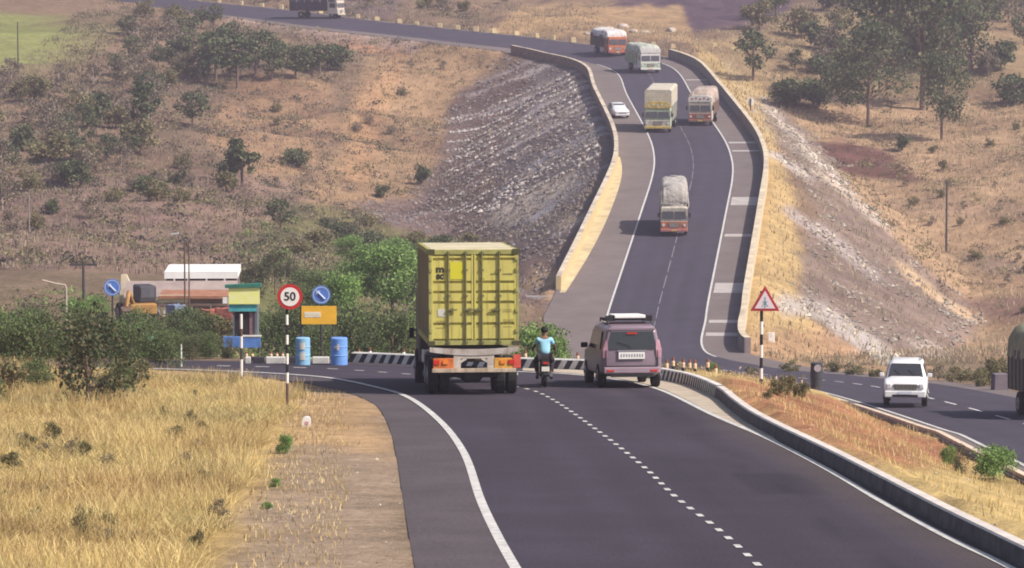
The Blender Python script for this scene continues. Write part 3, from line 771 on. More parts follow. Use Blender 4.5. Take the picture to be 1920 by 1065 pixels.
# ================================================================ mauve people carrier from behind
def station_ring(y, pts):
    """closed ring from the right-hand half outline (x,z) mirrored"""
    return [(x, y, z) for x, z in pts] + [(-x, y, z) for x, z in reversed(pts)]
def mpv():
    p = near_ground(1185, 728)
    T = empty('people_carrier', p, R(6.0), 'mauve people carrier with a white-lidded roof rack, seen from behind next to the motorcycle', 'car', rx=math.atan(PLs))
    Mb = mat('mauve_car_paint', (.23, .17, .21), .28, .06, 2, spec=.6)
    W = .86
    def ring(y, zb, zw, zt, wt, wk=1.0, zf=None):
        return station_ring(y, [(W * .80 * wk, zb), (W * wk, zb + .10), (W * 1.0 * wk, zw - .25), (W * .985 * wk, zw), (wt, zt - .10), (wt - .14, zt)])
    mb = MB()
    rr = [ring(-.02, .40, 1.03, 1.66, .66, .93), ring(.05, .36, 1.05, 1.74, .70, .985), ring(.4, .32, 1.06, 1.79, .72), ring(1.6, .30, 1.05, 1.82, .73), ring(2.6, .30, 1.04, 1.78, .72), ring(3.15, .30, 1.03, 1.42, .74), ring(3.45, .30, 1.02, 1.12, .76), ring(4.1, .34, .96, .98, .74, .97), ring(4.35, .42, .86, .88, .70, .88)]
    mb.loft(rr)
    body = mb.build('body', Mb, T, smooth=False, bevel=.07)
    for pl in body.data.polygons: pl.use_smooth = True
    mb = MB()   # rear window following the hatch
    zb, zt = 1.10, 1.60
    mb.add([(-.70, -.045, zb), (.70, -.045, zb), (.60, -.022, zt), (-.60, -.022, zt), (-.70, .0, zb), (.70, .0, zb), (.60, .02, zt), (-.60, .02, zt)], [(0, 1, 2, 3), (4, 7, 6, 5), (0, 4, 5, 1), (3, 2, 6, 7), (0, 3, 7, 4), (1, 5, 6, 2)])
    mb.build('rear_window', M_glass, T)
    mb = MB(); mb.bx(-.14, .14, -.065, -.045, 1.53, 1.57); mb.build('brake_lamp', M_lampr, T)
    mb = MB(); mb.bx(-.66, .66, -.04, 0, 1.635, 1.70); mb.build('spoiler', Mb, T, bevel=.01)
    mb = MB(); mb.bx(-.38, .36, -.075, -.045, .83, 1.02); mb.build('number_plate', M_white, T)
    mb = MB(); r_ = random.Random(9); x = -.33
    while x < .30: mb.bx(x, x + .045, -.079, -.075, .88, .97); x += .075
    mb.build('plate_characters', mat('plate_ink', (.30, .28, .30), .6), T)
    mb = MB(); mb.bx(-.42, .42, -.06, -.03, 1.035, 1.075); mb.build('trim_strip', mat('trim_chrome', (.42, .38, .42), .3, metal=.7), T)
    for sx in (-1, 1):
        mb = MB(); mb.loft([[(sx * .70, -.05, .86), (sx * .82, -.02, .86), (sx * .86, .10, .86)], [(sx * .68, -.06, 1.08), (sx * .82, -.03, 1.08), (sx * .865, .1, 1.08)], [(sx * .68, -.03, 1.36), (sx * .74, -.015, 1.36), (sx * .79, .08, 1.36)]], closed=True)
        mb.build('tail_lamp', mat('tail_lamp_pale', (.40, .22, .27), .25, .2, 6), T)
        mb = MB(); mb.box((sx * .86, 2.85, 1.13), (.16, .10, .14)) if False else mb.box((sx * .99, 2.85, 1.13), (.2, .10, .15)); mb.build('mirror', mat('mirror_shell', (.30, .24, .28), .4) if sx > 0 else M_black, T, bevel=.03)
        mb = MB(); mb.add([(sx * .872, .35, 1.09), (sx * .872, 2.75, 1.09), (sx * .78, 2.45, 1.60), (sx * .78, .5, 1.60)], [(0, 1, 2, 3)]); mb.build('side_window', M_glass, T)
        mb = MB(); mb.tube([(sx * .62, .3, 1.80), (sx * .62, .35, 1.87), (sx * .62, 2.0, 1.90), (sx * .62, 2.1, 1.83)], .02, 6); mb.build('roof_rail', M_steel, T)
        wheel(T, sx * .77, .78, .34, .22); wheel(T, sx * .77, 3.5, .34, .22)
        mb = MB(); mb.box((sx * .80, .78, .48), (.10, .82, .40)); mb.build('wheel_arch', M_black, T, bevel=.06)
    mb = MB(); mb.bx(-.80, .80, -.09, .06, .42, .60); bp_ = mb.build('bumper', mat('bumper_mauve', (.30, .22, .26), .45, .1, 3), T, bevel=.03)
    mb = MB(); mb.bx(-.60, .60, -.07, .02, .32, .41); mb.build('bumper_skirt', M_black, T)
    sm = mat('panel_gap', (.03, .025, .03), .9)
    for x0, x1, z0, z1 in ((-.735, -.725, .64, 1.08), (.725, .735, .64, 1.08), (-.735, .735, .625, .637)):
        mb = MB(); mb.bx(x0, x1, -.062, -.01, z0, z1); mb.build('panel_gap', sm, T)
    mb = MB(); mb.tube([(.0, -.07, 1.12), (-.12, -.06, 1.22), (-.42, -.055, 1.30)], .010, 5); mb.build('wiper', M_black, T)
    for sx in (-1, 1): mb = MB(); mb.box((sx * .62, -.095, .50), (.20, .02, .05)); mb.build('reflector', M_lampr, T)
    mb = MB(); mb.tube([(.45, -.08, .30), (.45, .2, .30)], .03, 8); mb.build('exhaust', M_steel, T)
    # roof rack: black cross frame with a long white panel on it
    mb = MB(); mb.bx(-.66, .66, .55, 1.9, 1.90, 1.95); mb.bx(-.66, -.40, .5, .62, 1.88, 2.03); mb.bx(.44, .66, .5, .62, 1.88, 2.03)
    rk = mb.build('roof_rack', M_black, T)
    mb = MB(); mb.bx(-.42, .46, .46, 1.8, 1.955, 2.05); mb.build('rack_lid', M_white, T, bevel=.02)
mpv()

# ================================================================ people (one skinned body each, clothes as children)
def skin_mesh(name, joints, edges, m, parent, sub=2, root=0):
    me = bpy.data.meshes.new(name); me.from_pydata([j[:3] for j in joints], edges, [])
    o = bpy.data.objects.new(name, me); COL.objects.link(o)
    sk = o.modifiers.new('skin', 'SKIN'); sk.use_smooth_shade = True
    for i, v in enumerate(me.skin_vertices[0].data):
        r = joints[i][3]; v.radius = (r, joints[i][4] if len(joints[i]) > 4 else r); v.use_root = (i == root)
    s_ = o.modifiers.new('sub', 'SUBSURF'); s_.levels = sub; s_.render_levels = sub
    dg = bpy.context.evaluated_depsgraph_get(); me2 = bpy.data.meshes.new_from_object(o.evaluated_get(dg))
    bpy.data.objects.remove(o); me2.name = name; me2.materials.clear(); me2.materials.append(m)
    o2 = bpy.data.objects.new(name, me2); COL.objects.link(o2)
    if parent is not None: o2.parent = parent
    return o2
M_skin = mat('brown_skin', (.20, .11, .07), .6)
M_hair = mat('black_hair', (.012, .011, .012), .7)
def rider():
    p = near_ground(1023, 727)
    T = empty('motorcycle', p, R(2), 'small dark motorcycle on the lane line between the container truck and the mauve car', 'motorcycle', rx=math.atan(PLs))
    for y in (.0 + .3, 1.55):
        mb = MB(); tyre(mb, 0, y, .30, .30, .10); wv = mb.build('wheel', M_tyre, T)
        mb = MB(); mb.tube([(-.05, y, .3), (.05, y, .3)], .19, 14); mb.build('rim', M_rim, wv)
    mb = MB(); mb.tube([(0, .3, .3), (0, .75, .48), (0, 1.15, .62), (0, 1.32, .92)], .035, 8); mb.tube([(-.1, .35, .32), (-.1, .55, .72)], .025, 8); mb.tube([(.1, .35, .32), (.1, .55, .72)], .025, 8)
    mb.tube([(-.09, 1.55, .3), (-.08, 1.34, .95)], .022, 8); mb.tube([(.09, 1.55, .3), (.08, 1.34, .95)], .022, 8); mb.box((0, .9, .42), (.26, .34, .3)); mb.build('frame', M_steel, T)
    mb = MB(); mb.loft([[(x, y, z) for x, z in ((-.09, .70), (.09, .70), (.13, .80), (0, .84 + .02), (-.13, .80))] for y in (.12, .5)] + [[(x, .95, z) for x, z in ((-.07, .70), (.07, .70), (.1, .78), (0, .80), (-.1, .78))]]); mb.build('seat', M_black, T)
    mb = MB(); mb.loft([[(x * k, y, .74 + z * k) for x, z in ((-.13, 0), (.13, 0), (.14, .14), (.06, .22), (-.06, .22), (-.14, .14))] for y, k in ((.93, .7), (1.05, 1), (1.25, .9), (1.35, .5))]); mb.build('fuel_tank', M_red, T, smooth=True)
    mb = MB(); mb.tube([(-.34, 1.12, 1.04), (-.2, 1.3, 1.02), (.2, 1.3, 1.02), (.34, 1.12, 1.04)], .015, 6); mb.build('handlebar', M_steel, T)
    mb = MB(); mb.box((0, .02, .66), (.16, .14, .12)); mb.build('tail_cowl', M_black, T, bevel=.02)
    mb = MB(); mb.box((0, -.055, .70), (.14, .03, .06)); mb.build('tail_lamp', M_lampr, T)
    mb = MB(); mb.box((.0, -.04, .53), (.22, .015, .13)); mb.build('number_plate', mat('plate_cream_white', (.72, .68, .60), .6), T)
    mb = MB(); mb.box((0, .0, .50), (.14, .03, .3), rx=R(-15)); mb.build('mud_guard', M_black, T)
    mb = MB(); mb.tube([(.16, .0, .36), (.17, .8, .34)], .045, 10); mb.build('exhaust', M_chrome, T)
    mb = MB(); mb.box((0, 1.4, .88), (.2, .12, .18)); mb.build('headlamp', M_lampw, T, bevel=.04)
    # rider
    Pn = empty('person', p, R(2), 'motorcyclist in a sky-blue shirt and dark trousers seen from behind', 'person', rx=math.atan(PLs))
    J = [(0, .55, .90, .13, .10), (0, .57, 1.08, .12, .09), (0, .60, 1.26, .14, .10), (0, .62, 1.36, .10, .08), (0, .63, 1.43, .055), (0, .65, 1.52, .085, .095), (0, .65, 1.61, .08, .09)]
    E = [(0, 1), (1, 2), (2, 3), (3, 4), (4, 5), (5, 6)]
    for sx in (-1, 1):
        b0 = len(J)
        J += [(sx * .17, .62, 1.34, .055), (sx * .27, .74, 1.17, .045), (sx * .31, .98, 1.07, .035), (sx * .32, 1.10, 1.055, .03, .022), (sx * .32, 1.16, 1.045, .022, .018)]
        E += [(3, b0), (b0, b0 + 1), (b0 + 1, b0 + 2), (b0 + 2, b0 + 3), (b0 + 3, b0 + 4)]
        for k, (dx, dy, dz) in enumerate(((-.03, .03, -.02), (-.01, .05, -.03), (.01, .05, -.03), (.03, .04, -.03))):
            f0 = len(J); J += [(sx * .32 + dx, 1.17 + dy * .5, 1.03, .009), (sx * .32 + dx, 1.17 + dy * .6, 1.0 + dz * .5, .008)]; E += [(b0 + 4, f0), (f0, f0 + 1)]
        f0 = len(J); J += [(sx * .285, 1.13, 1.02, .01), (sx * .29, 1.17, 1.0, .009)]; E += [(b0 + 3, f0), (f0, f0 + 1)]
        l0 = len(J)
        J += [(sx * .10, .58, .86, .095), (sx * .22, .98, .74, .07), (sx * .19, .86, .40, .05), (sx * .19, .85, .30, .04), (sx * .20, 1.0, .26, .03, .04)]
        E += [(0, l0), (l0, l0 + 1), (l0 + 1, l0 + 2), (l0 + 2, l0 + 3), (l0 + 3, l0 + 4)]
    skin_mesh('body', J, E, M_skin, Pn)
    sh = [(0, .55, .88, .175, .13), (0, .57, 1.08, .165, .125), (0, .60, 1.25, .19, .13), (0, .62, 1.37, .11, .09)]
    se = [(0, 1), (1, 2), (2, 3)]
    for sx in (-1, 1):
        b0 = len(sh); sh += [(sx * .17, .62, 1.34, .08), (sx * .255, .71, 1.20, .07)]; se += [(3, b0), (b0, b0 + 1)]
    skin_mesh('shirt', sh, se, mat('sky_blue_cloth', (.30, .58, .74), .85, .08, 6), Pn)
    tr = [(0, .55, .88, .16, .12)]; te = []
    for sx in (-1, 1):
        b0 = len(tr); tr += [(sx * .11, .60, .86, .12), (sx * .23, .98, .74, .088), (sx * .20, .86, .38, .062)]; te += [(0, b0), (b0, b0 + 1), (b0 + 1, b0 + 2)]
        mb = MB(); mb.box((sx * .2, .93, .25), (.09, .26, .09)); mb.build('shoe', M_black, Pn, bevel=.03)
    skin_mesh('trousers', tr, te, mat('dark_cloth', (.035, .03, .04), .9), Pn)
    bm = bmesh.new(); bmesh.ops.create_icosphere(bm, subdivisions=3, radius=.105)
    for v in bm.verts:
        v.co.y *= 1.1; v.co.z *= 1.15
        if v.co.z < -.03: v.co.z *= .6
    me = bpy.data.meshes.new('hair'); bm.to_mesh(me); bm.free(); me.materials.append(M_hair)
    h = bpy.data.objects.new('hair', me); COL.objects.link(h); h.parent = Pn; h.location = (0, .63, 1.60)
rider()

# ================================================================ oncoming trucks on the far slope
_IDX = np.arange(len(OPP))
def on_opp(px, py):
    """point of the far carriageway seen at a photo pixel: index and offset across it"""
    best = None
    for off in np.arange(-7, 7.01, .25):
        q = np.array([OPP[:, 0] - OPN[:, 0] * off, OPP[:, 1] - OPN[:, 1] * off, OPP[:, 2] + OPB * off]); X_, Y_ = proj(*q)
        e_ = (X_ - px) ** 2 + (Y_ - py) ** 2; k = int(e_.argmin())
        if best is None or e_[k] < best[0]: best = (e_[k], k, off)
    return opp_at(best[1], best[2], .02)
def rounded(w, h, r, n=5, z0=0):
    out = []
    for cx, cz, a0 in ((w / 2 - r, h - r, 0), (-w / 2 + r, h - r, 90), (-w / 2 + r, r * .4, 180), (w / 2 - r, r * .4, 270)):
        for k in range(n):
            a = R(a0 + 90 * k / (n - 1)); out.append((cx + r * math.cos(a), z0 + cz + (r if cz > h / 2 else r * .4) * math.sin(a)))
    return out
def lorry(px, py, s, yaw, label, cab, lower, bump, cargo, top, H=3.5, W=2.3, L=7.0, load='tarp', visor=None, name='cargo_truck', group='lorries coming down the far slope', pos=None, rx=None, seed=1, grp=True, stripe=None):
    """front faces -y"""
    if pos is None: pos = on_opp(px, py)
    i = int(np.argmin((OPP[:, 0] - pos[0]) ** 2 + (OPP[:, 1] - pos[1]) ** 2))
    i2 = min(i + 5, len(OPP) - 1); i1 = max(i - 3, 0)
    sl_ = math.atan2(OPP[i2, 2] - OPP[i1, 2], np.linalg.norm(OPP[i2, :2] - OPP[i1, :2]))
    off = float(-((pos[0] - OPP[i, 0]) * OPN[i, 0] + (pos[1] - OPP[i, 1]) * OPN[i, 1]))
    pos = np.array([pos[0], pos[1], OPP[i, 2] + OPB[i] * off + .02])
    T = empty(name, pos, yaw, label, 'truck', group if grp else None, rx=sl_ if rx is None else rx)
    r_ = random.Random(seed)
    hw = W / 2 - .04; zc = 2.35       # cab top
    mb = MB(); mb.loft([[(x, y, z) for x, z in rounded(2 * hw * k, zt, .14, 4, .55)] for y, k, zt in ((.02, .97, 1.72), (.12, 1, 1.82), (1.5, 1, 1.85))])
    c = mb.build('cab', cab, T)
    mb = MB(); mb.bx(-hw + .01, hw - .01, -.02, .05, .62, 1.18); mb.build('front_panel', lower, c, bevel=.02)
    for sx in (-1, 1):
        mb = MB(); x0, x1 = sorted((sx * .06, sx * (hw - .14)))
        mb.bx(x0, x1, -.02, .03, 1.42, 2.02); mb.build('windscreen_pane', M_glass2, c)
        mb = MB(); mb.disc((sx * (hw - .22), .92), .12, -.06, -.01, 14); mb.build('headlight', M_lampw, c)
        mb = MB(); mb.tube([(sx * hw, .05, 1.95), (sx * (hw + .18), -.02, 1.9), (sx * (hw + .18), -.02, 1.6)], .018, 5); mb.box((sx * (hw + .18), -.03, 1.72), (.14, .05, .34)); mb.build('mirror', M_black, c)
        wheel(T, sx * (hw - .15), .85, .46, .26); wheel(T, sx * (hw - .2), L - 1.7, .46, .42)
        mb = MB(); mb.add([(sx * (hw + .008), .35, 1.42), (sx * (hw + .008), 1.2, 1.42), (sx * (hw + .008), 1.2, 2.0), (sx * (hw + .008), .35, 2.0)], [(0, 1, 2, 3)]); mb.build('side_window', M_glass, c)
    mb = MB(); mb.bx(-.42, .42, -.045, -.01, .72, 1.10)
    mb.build('grille', mat('grille_dark', (.07, .05, .05), .7, .3, 6), c)
    mb = MB()
    for k in range(4): mb.bx(-.40, .40, -.06, -.046, .755 + .09 * k, .785 + .09 * k)
    mb.build('grille_bar', M_wdirty, c)
    mb = MB(); mb.bx(-hw - .02, hw + .02, -.16, .0, .40, .62); mb.build('bumper', bump, T, bevel=.03)
    mb = MB(); mb.bx(-.22, .22, -.175, -.16, .46, .57); mb.build('number_plate', mat('plate_yellow', (.60, .45, .12), .6), T)
    if visor is not None:
        mb = MB(); mb.prism([(-hw, 2.36), (hw, 2.36), (hw + .03, 2.75), (hw * .6, 2.98), (-hw * .6, 2.98), (-hw - .03, 2.75)], 'y', -.03, .25); mb.mi = 1
        for k in range(5): mb.box((-hw * .7 + k * hw * .35, -.04, 2.62 + .08 * (k % 2)), (.17, .02, .17), ry=R(45))
        mb.build('headboard', [visor, stripe or M_wdirty], T)
    mb = MB(); mb.bx(-W / 2, W / 2, 1.65, L, .95, 2.45); mb.mi = 1
    for k in range(7): 
        for sx in (-1, 1): mb.bx(sx * W / 2 - .03, sx * W / 2 + .03, 1.7 + k * (L - 1.8) / 6 - .04, 1.7 + k * (L - 1.8) / 6 + .04, .95, 2.47)
    cg = mb.build('cargo_body', [cargo, M_steel], T)
    if load == 'tarp':       # lumpy tied sheet over a piled load
        nU, nV = 26, 20; V = []; y0 = .25; y1 = L + .03; hb = H - 2.2
        for j in range(nV + 1):
            y = y0 + (y1 - y0) * j / nV; e = min(1, (y - y0) / .5 + .35, (y1 - y) / .35 + .1)
            for k in range(nU + 1):
                a = math.pi * k / nU; cx = math.copysign(abs(math.cos(a)) ** .5, math.cos(a)); sz = abs(math.sin(a)) ** .45
                lump = .80 + .42 * float(vnoise(cx * .9 + seed * 3 + 3, y * .55, 1, 2)) * e
                V.append((cx * (W / 2 + .05) * (.98 + .03 * math.sin(y * 2.1 + seed)), y + .05 * math.sin(k * 1.7), 2.2 + hb * sz * e * lump / 1.02))
        mb = MB(); mb.v = V
        for j in range(nV):
            for k in range(nU): q = j * (nU + 1) + k; mb.f.append((q, q + 1, q + nU + 2, q + nU + 1)); mb.m.append(0)
        mb.f.append(tuple(range(nU + 1))); mb.m.append(0); mb.f.append(tuple(nV * (nU + 1) + k for k in range(nU + 1))); mb.m.append(0)
        tp = mb.build('tarpaulin', top, T, smooth=True)
        mb = MB()
        for j in range(1, 6):
            y = y0 + (y1 - y0) * j / 6; mb.tube([(math.cos(a) * (W / 2 + .09), y, 2.15 + (hb + .06) * math.sin(a)) for a in np.linspace(0, math.pi, 12)], .02, 4)
        mb.build('rope', M_wdirty, tp)
    else:
        mb = MB(); mb.prism([(-W / 2 - .02, 2.46), (W / 2 + .02, 2.46), (W / 2 + .02, H - .12), (W / 2 - .2, H), (-W / 2 + .2, H), (-W / 2 - .02, H - .12)], 'y', .5, L + .01)
        mb.build('box_top', top, T)
    return T
M_tarp = mat('pale_tarpaulin', (.46, .43, .40), .85, .5, 1.1, bump=.9, bscale=4, col2=(.24, .21, .19))
c_or = mat('orange_cab_paint', (.42, .14, .07), .7, .4, 3); c_red = mat('red_brown_cab_paint', (.30, .09, .075), .6, .3, 2.5)
c_gr = mat('pale_green_cab_paint', (.34, .40, .29), .7, .4, 2.5); c_cr = mat('cream_cab_paint', (.44, .40, .34), .7, .4, 2.5)
c_ye = mat('yellow_board_paint', (.52, .38, .10), .7, .4, 3); c_wh = mat('white_cab_paint', (.62, .60, .58), .6, .15, 2.5)
c_pk = mat('rose_bumper_paint', (.42, .16, .15), .65, .3, 3); c_br = mat('brown_truck_body', (.26, .15, .11), .8, .3, 2)
lorry(1264, 446, 22.8, R(-2), 'lorry bulging with pale tarpaulin above an orange-red front, lowest on the far slope', c_cr, c_or, c_pk, c_br, M_tarp, H=3.95, W=2.2, L=7.0, seed=2)
lorry(1234, 249, 19.5, R(-7), 'tall boxy lorry, pale green cab and yellow headboard, beside the small white car', c_gr, c_cr, c_ye, mat('box_grey_green', (.40, .40, .33), .7, .2, 2), mat('box_top_pale', (.50, .45, .36), .7, .2, 2), H=4.1, W=2.55, L=7.8, load='box', visor=c_ye, seed=3, stripe=M_wdirty)
lorry(1312, 236, 19.2, R(-9), 'rounded lorry in brown and cream by the right edge line of the far slope', c_cr, c_red, c_br, c_br, mat('rose_tarpaulin', (.38, .30, .25), .85, .45, 1.3), H=3.45, W=2.35, L=6.5, visor=c_wh, seed=4, stripe=c_red)
lorry(1220, 138, 16.4, R(14), 'white and pale green lorry just below the top bend', c_wh, c_gr, c_wh, c_gr, mat('green_white_tarpaulin', (.40, .42, .36), .85, .45, 1.3), H=3.2, W=2.45, L=6.5, visor=c_wh, seed=5)
lorry(1156, 106, 15.6, R(20), 'orange-fronted lorry with white top turning on the top bend', c_or, c_or, c_red, mat('dark_brown_body', (.09, .06, .06), .8, .2, 2), mat('white_tarpaulin', (.58, .54, .53), .8, .4, 1.3), H=3.15, W=2.5, L=6, seed=6)
pt = on_opp(640, 33)
lorry(0, 0, 0, R(68), 'dark long-sided lorry with a cream cab on the upper road at the top edge', mat('cream_pink_cab', (.60, .50, .42), .6, .2, 2.5), c_cr, c_cr, mat('dark_violet_body', (.06, .045, .07), .8, .2, 1), mat('dark_grey_tarpaulin', (.12, .10, .12), .8, .2, 1), H=4.0, W=2.4, L=7.2, pos=pt, rx=0, seed=7)

# ================================================================ cars
def small_car(px, py, s, yaw, label, paint, W=1.6, L=3.9, H=1.42, name='car'):
    pos = on_opp(px, py); i = int(np.argmin((OPP[:, 0] - pos[0]) ** 2 + (OPP[:, 1] - pos[1]) ** 2))
    sl_ = math.atan2(OPP[i + 4, 2] - OPP[i, 2], np.linalg.norm(OPP[i + 4, :2] - OPP[i, :2]))
    T = empty(name, pos, yaw, label, 'car', rx=sl_); h = W / 2
    def rg(y, zb, zw, zt, wt, k=1): return station_ring(y, [(h * .8 * k, zb), (h * k, zb + .1), (h * k, zw - .15), (h * .97 * k, zw), (wt, zt - .06), (wt - .12, zt)])
    mb = MB(); mb.loft([rg(0, .32, .62, .64, .5, .86), rg(.12, .25, .74, .76, .62, .96), rg(.9, .22, .86, .90, .68), rg(1.25, .22, .88, 1.02, .68), rg(1.75, .22, .90, H - .03, .60), rg(2.5, .22, .90, H, .60), rg(3.2, .22, .92, 1.2, .6), rg(3.75, .25, .9, .98, .6, .98), rg(L, .35, .8, .86, .55, .9)])
    b_ = mb.build('body', paint, T, smooth=True)
    mb = MB(); mb.add([(-.62, 1.2, .93), (.62, 1.2, .93), (.52, 1.66, H - .07), (-.52, 1.66, H - .07)], [(0, 1, 2, 3)]); mb.build('windscreen', M_glass, T)
    for sx in (-1, 1):
        mb = MB(); mb.box((sx * h * .72, .03, .62), (.26, .12, .14)); mb.build('headlight', M_lampw, T, bevel=.03)
        mb = MB(); mb.add([(sx * (h * .99), 1.45, .93), (sx * h * .99, 3.1, .93), (sx * .66, 2.9, H - .1), (sx * .66, 1.85, H - .1)], [(0, 1, 2, 3)]); mb.build('side_window', M_glass, T)
        wheel(T, sx * (h - .1), .75, .29, .18); wheel(T, sx * (h - .1), 3.1, .29, .18)
        mb = MB(); mb.box((sx * (h + .07), 1.5, .96), (.14, .08, .1)); mb.build('mirror', M_black, T, bevel=.02)
    mb = MB(); mb.bx(-.4, .4, -.02, .05, .50, .60); mb.build('grille', M_black, T)
    mb = MB(); mb.bx(-h * .9, h * .9, -.06, .06, .28, .44); mb.build('bumper', paint, T, bevel=.03)
small_car(1167, 221, 18.9, R(12), 'small silvery white car on the shoulder beside the tall boxy lorry', mat('silver_white_paint', (.62, .62, .64), .3, spec=.6))
def suv():
    pos = P(1697, 754, 47.5)
    i = int(np.argmin((OPP[:, 0] - pos[0]) ** 2 + (OPP[:, 1] - pos[1]) ** 2)); pos[2] = OPP[i, 2] + .015
    T = empty('car', pos, R(-7), 'white upright car with a dark oblong grille on the right carriageway behind the median', 'car', rx=-.05)
    Wp = mat('white_car_paint', (.74, .74, .74), .3, spec=.6); h = .85; H = 1.78
    def rg(y, zb, zw, zt, wt, k=1): return station_ring(y, [(h * .82 * k, zb), (h * k, zb + .12), (h * k, zw - .2), (h * .98 * k, zw), (wt, zt - .08), (wt - .16, zt)])
    mb = MB(); mb.loft([rg(0, .45, .84, .9, .62, .86), rg(.10, .38, .98, 1.03, .70, .96), rg(.9, .34, 1.08, 1.15, .72), rg(1.1, .34, 1.1, 1.2, .72), rg(1.5, .34, 1.12, H - .05, .64), rg(2.2, .34, 1.12, H, .66), rg(3.9, .34, 1.12, H - .02, .66), rg(4.3, .4, 1.1, H - .15, .6, .97)])
    mb.build('body', Wp, T, smooth=True)
    mb = MB(); mb.add([(-.68, 1.04, 1.20), (.68, 1.04, 1.20), (.58, 1.42, H - .12), (-.58, 1.42, H - .12)], [(0, 1, 2, 3)]); mb.build('windscreen', M_glass, T)
    mb = MB(); mb.tube([(-.70, 1.02, 1.18), (.70, 1.02, 1.18)], .02, 5); mb.tube([(-.2, 1.03, 1.2), (-.45, 1.2, 1.42)], .012, 4); mb.tube([(.35, 1.03, 1.2), (.1, 1.2, 1.42)], .012, 4); mb.build('wiper', M_black, T)
    mb = MB(); mb.prism([(-.44, .92), (.44, .92), (.50, .88), (.42, .70), (-.42, .70), (-.50, .88)], 'y', -.04, .02); g_ = mb.build('grille', mat('grille_green_grey', (.12, .12, .10), .6), T)
    mb = MB()
    for k in range(6): mb.bx(-.36 + k * .14, -.345 + k * .14, -.05, -.04, .72, .90)
    mb.build('grille_bar', M_chrome, g_)
    for sx in (-1, 1):
        mb = MB(); mb.box((sx * .64, .0, .84), (.20, .12, .20)); mb.build('headlight', M_lampw, T, bevel=.04)
        mb = MB(); mb.disc((sx * .62, .58), .07, -.07, -.02, 12); mb.build('fog_lamp', M_lampw, T)
        mb = MB(); mb.box((sx * (h + .1), 1.15, 1.22), (.18, .1, .16)); mb.build('mirror', Wp, T, bevel=.03)
        mb = MB(); mb.add([(sx * h * 1.0, 1.35, 1.16), (sx * h, 3.9, 1.16), (sx * .71, 3.7, H - .14), (sx * .71, 1.6, H - .14)], [(0, 1, 2, 3)]); mb.build('side_window', M_glass, T)
        wheel(T, sx * (h - .10), .85, .36, .22); wheel(T, sx * (h - .1), 3.45, .36, .22)
        mb = MB(); mb.tube([(sx * .58, 1.7, H), (sx * .58, 1.8, H + .06), (sx * .58, 3.6, H + .06), (sx * .58, 3.7, H)], .02, 5); mb.build('roof_rail', M_steel, T)
    mb = MB(); mb.bx(-h * .95, h * .95, -.10, .1, .40, .66); mb.build('bumper', Wp, T, bevel=.04)
    mb = MB(); mb.bx(-.5, .5, -.11, -.1, .42, .52); mb.build('air_intake', M_black, T)
    mb = MB(); mb.bx(-.26, .26, -.125, -.11, .53, .64); mb.build('number_plate', mat('plate_blue_white', (.6, .63, .72), .5), T)
suv()
p = P(2014, 781, 51)
lorry(0, 0, 0, R(4), 'olive and black lorry cut off by the right edge of the photo', mat('olive_cab_paint', (.22, .22, .13), .7, .25, 2), M_black, M_black, mat('dark_olive_body', (.12, .11, .08), .8, .2, 2), mat('olive_tarpaulin', (.22, .22, .14), .85, .3, 1.5), H=3.4, W=2.45, L=6, pos=p, grp=False, seed=8)
# ================================================================ walls and kerbs
def ribbon_wall(name, path, hgt, thick, side, mats, base=-.6, seg_mats=None, cap=0.0):
    """wall standing on path (n,3); its thickness goes to `side` (+1 = right of travel); faces: inner, top, outer"""
    W = np.asarray(path); tt = np.gradient(W[:, :2], axis=0); tt /= np.linalg.norm(tt, axis=1)[:, None]
    nn = np.stack([tt[:, 1], -tt[:, 0]], 1) * side
    mb = MB(); n = len(W)
    for i in range(n):
        p = W[i]; q = p[:2] + nn[i] * thick; h = hgt[i] if hasattr(hgt, '__len__') else hgt
        mb.v += [(p[0], p[1], p[2] + base), (p[0], p[1], p[2] + h), (q[0], q[1], p[2] + h), (q[0], q[1], p[2] + base)]
    for i in range(n - 1):
        a, b_ = 4 * i, 4 * i + 4; ms = seg_mats(i) if seg_mats else (0, 1, 2)
        mb.f += [(a, a + 1, b_ + 1, b_), (a + 1, a + 2, b_ + 2, b_ + 1), (a + 2, a + 3, b_ + 3, b_ + 2)]; mb.m += list(ms)
    mb.f += [(0, 3, 2, 1), (4 * n - 4, 4 * n - 3, 4 * n - 2, 4 * n - 1)]; mb.m += [0, 0]
    return mb.build(name, mats)
iw0, iw1 = int(np.argmax(OPD > 273)), int(np.argmax(OPD > 467.5))
M_wy = mat('yellow_limewash', (.60, .43, .19), .9, .2, .6, col2=(.52, .42, .27)); M_ws = mat('parapet_stone', (.20, .14, .12), .95, .35, 1.5); M_wt = mat('parapet_cap', (.52, .44, .34), .9, .3, .8)
iy = int(np.argmax(OPD > 362))
wl = ribbon_wall('parapet_wall', [opp_at(i, -SHL[i]) for i in range(iw0, iw1)], 1.0, .38, -1, [M_wy, M_wt, M_ws, mat('parapet_inner_grey', (.36, .30, .27), .9, .25, 1)], base=-1.0, seg_mats=lambda i: (0 if i + iw0 < iy else 3, 1 if i % 7 else 3, 2))
tag(wl, 'long parapet wall with yellow-washed face along the left shoulder of the far road', 'wall')
iw0, iw1 = int(np.argmax(OPD > 246)), int(np.argmax(OPD > 449))
wr_ = ribbon_wall('parapet_wall', [opp_at(i, SHR[i]) for i in range(iw0, iw1)], 1.05, .42, 1, [mat('parapet_inner_shaded', (.22, .18, .17), .9, .25, 1), mat('parapet_cap_sandy', (.54, .45, .33), .9, .3, .7), mat('parapet_outer_sandy', (.56, .46, .32), .9, .25, .8)], base=-.8)  # inner face coloured darker than cap and outer: its shadow side painted in
tag(wr_, 'long parapet wall along the right shoulder of the far road, casting shadow on it', 'wall')
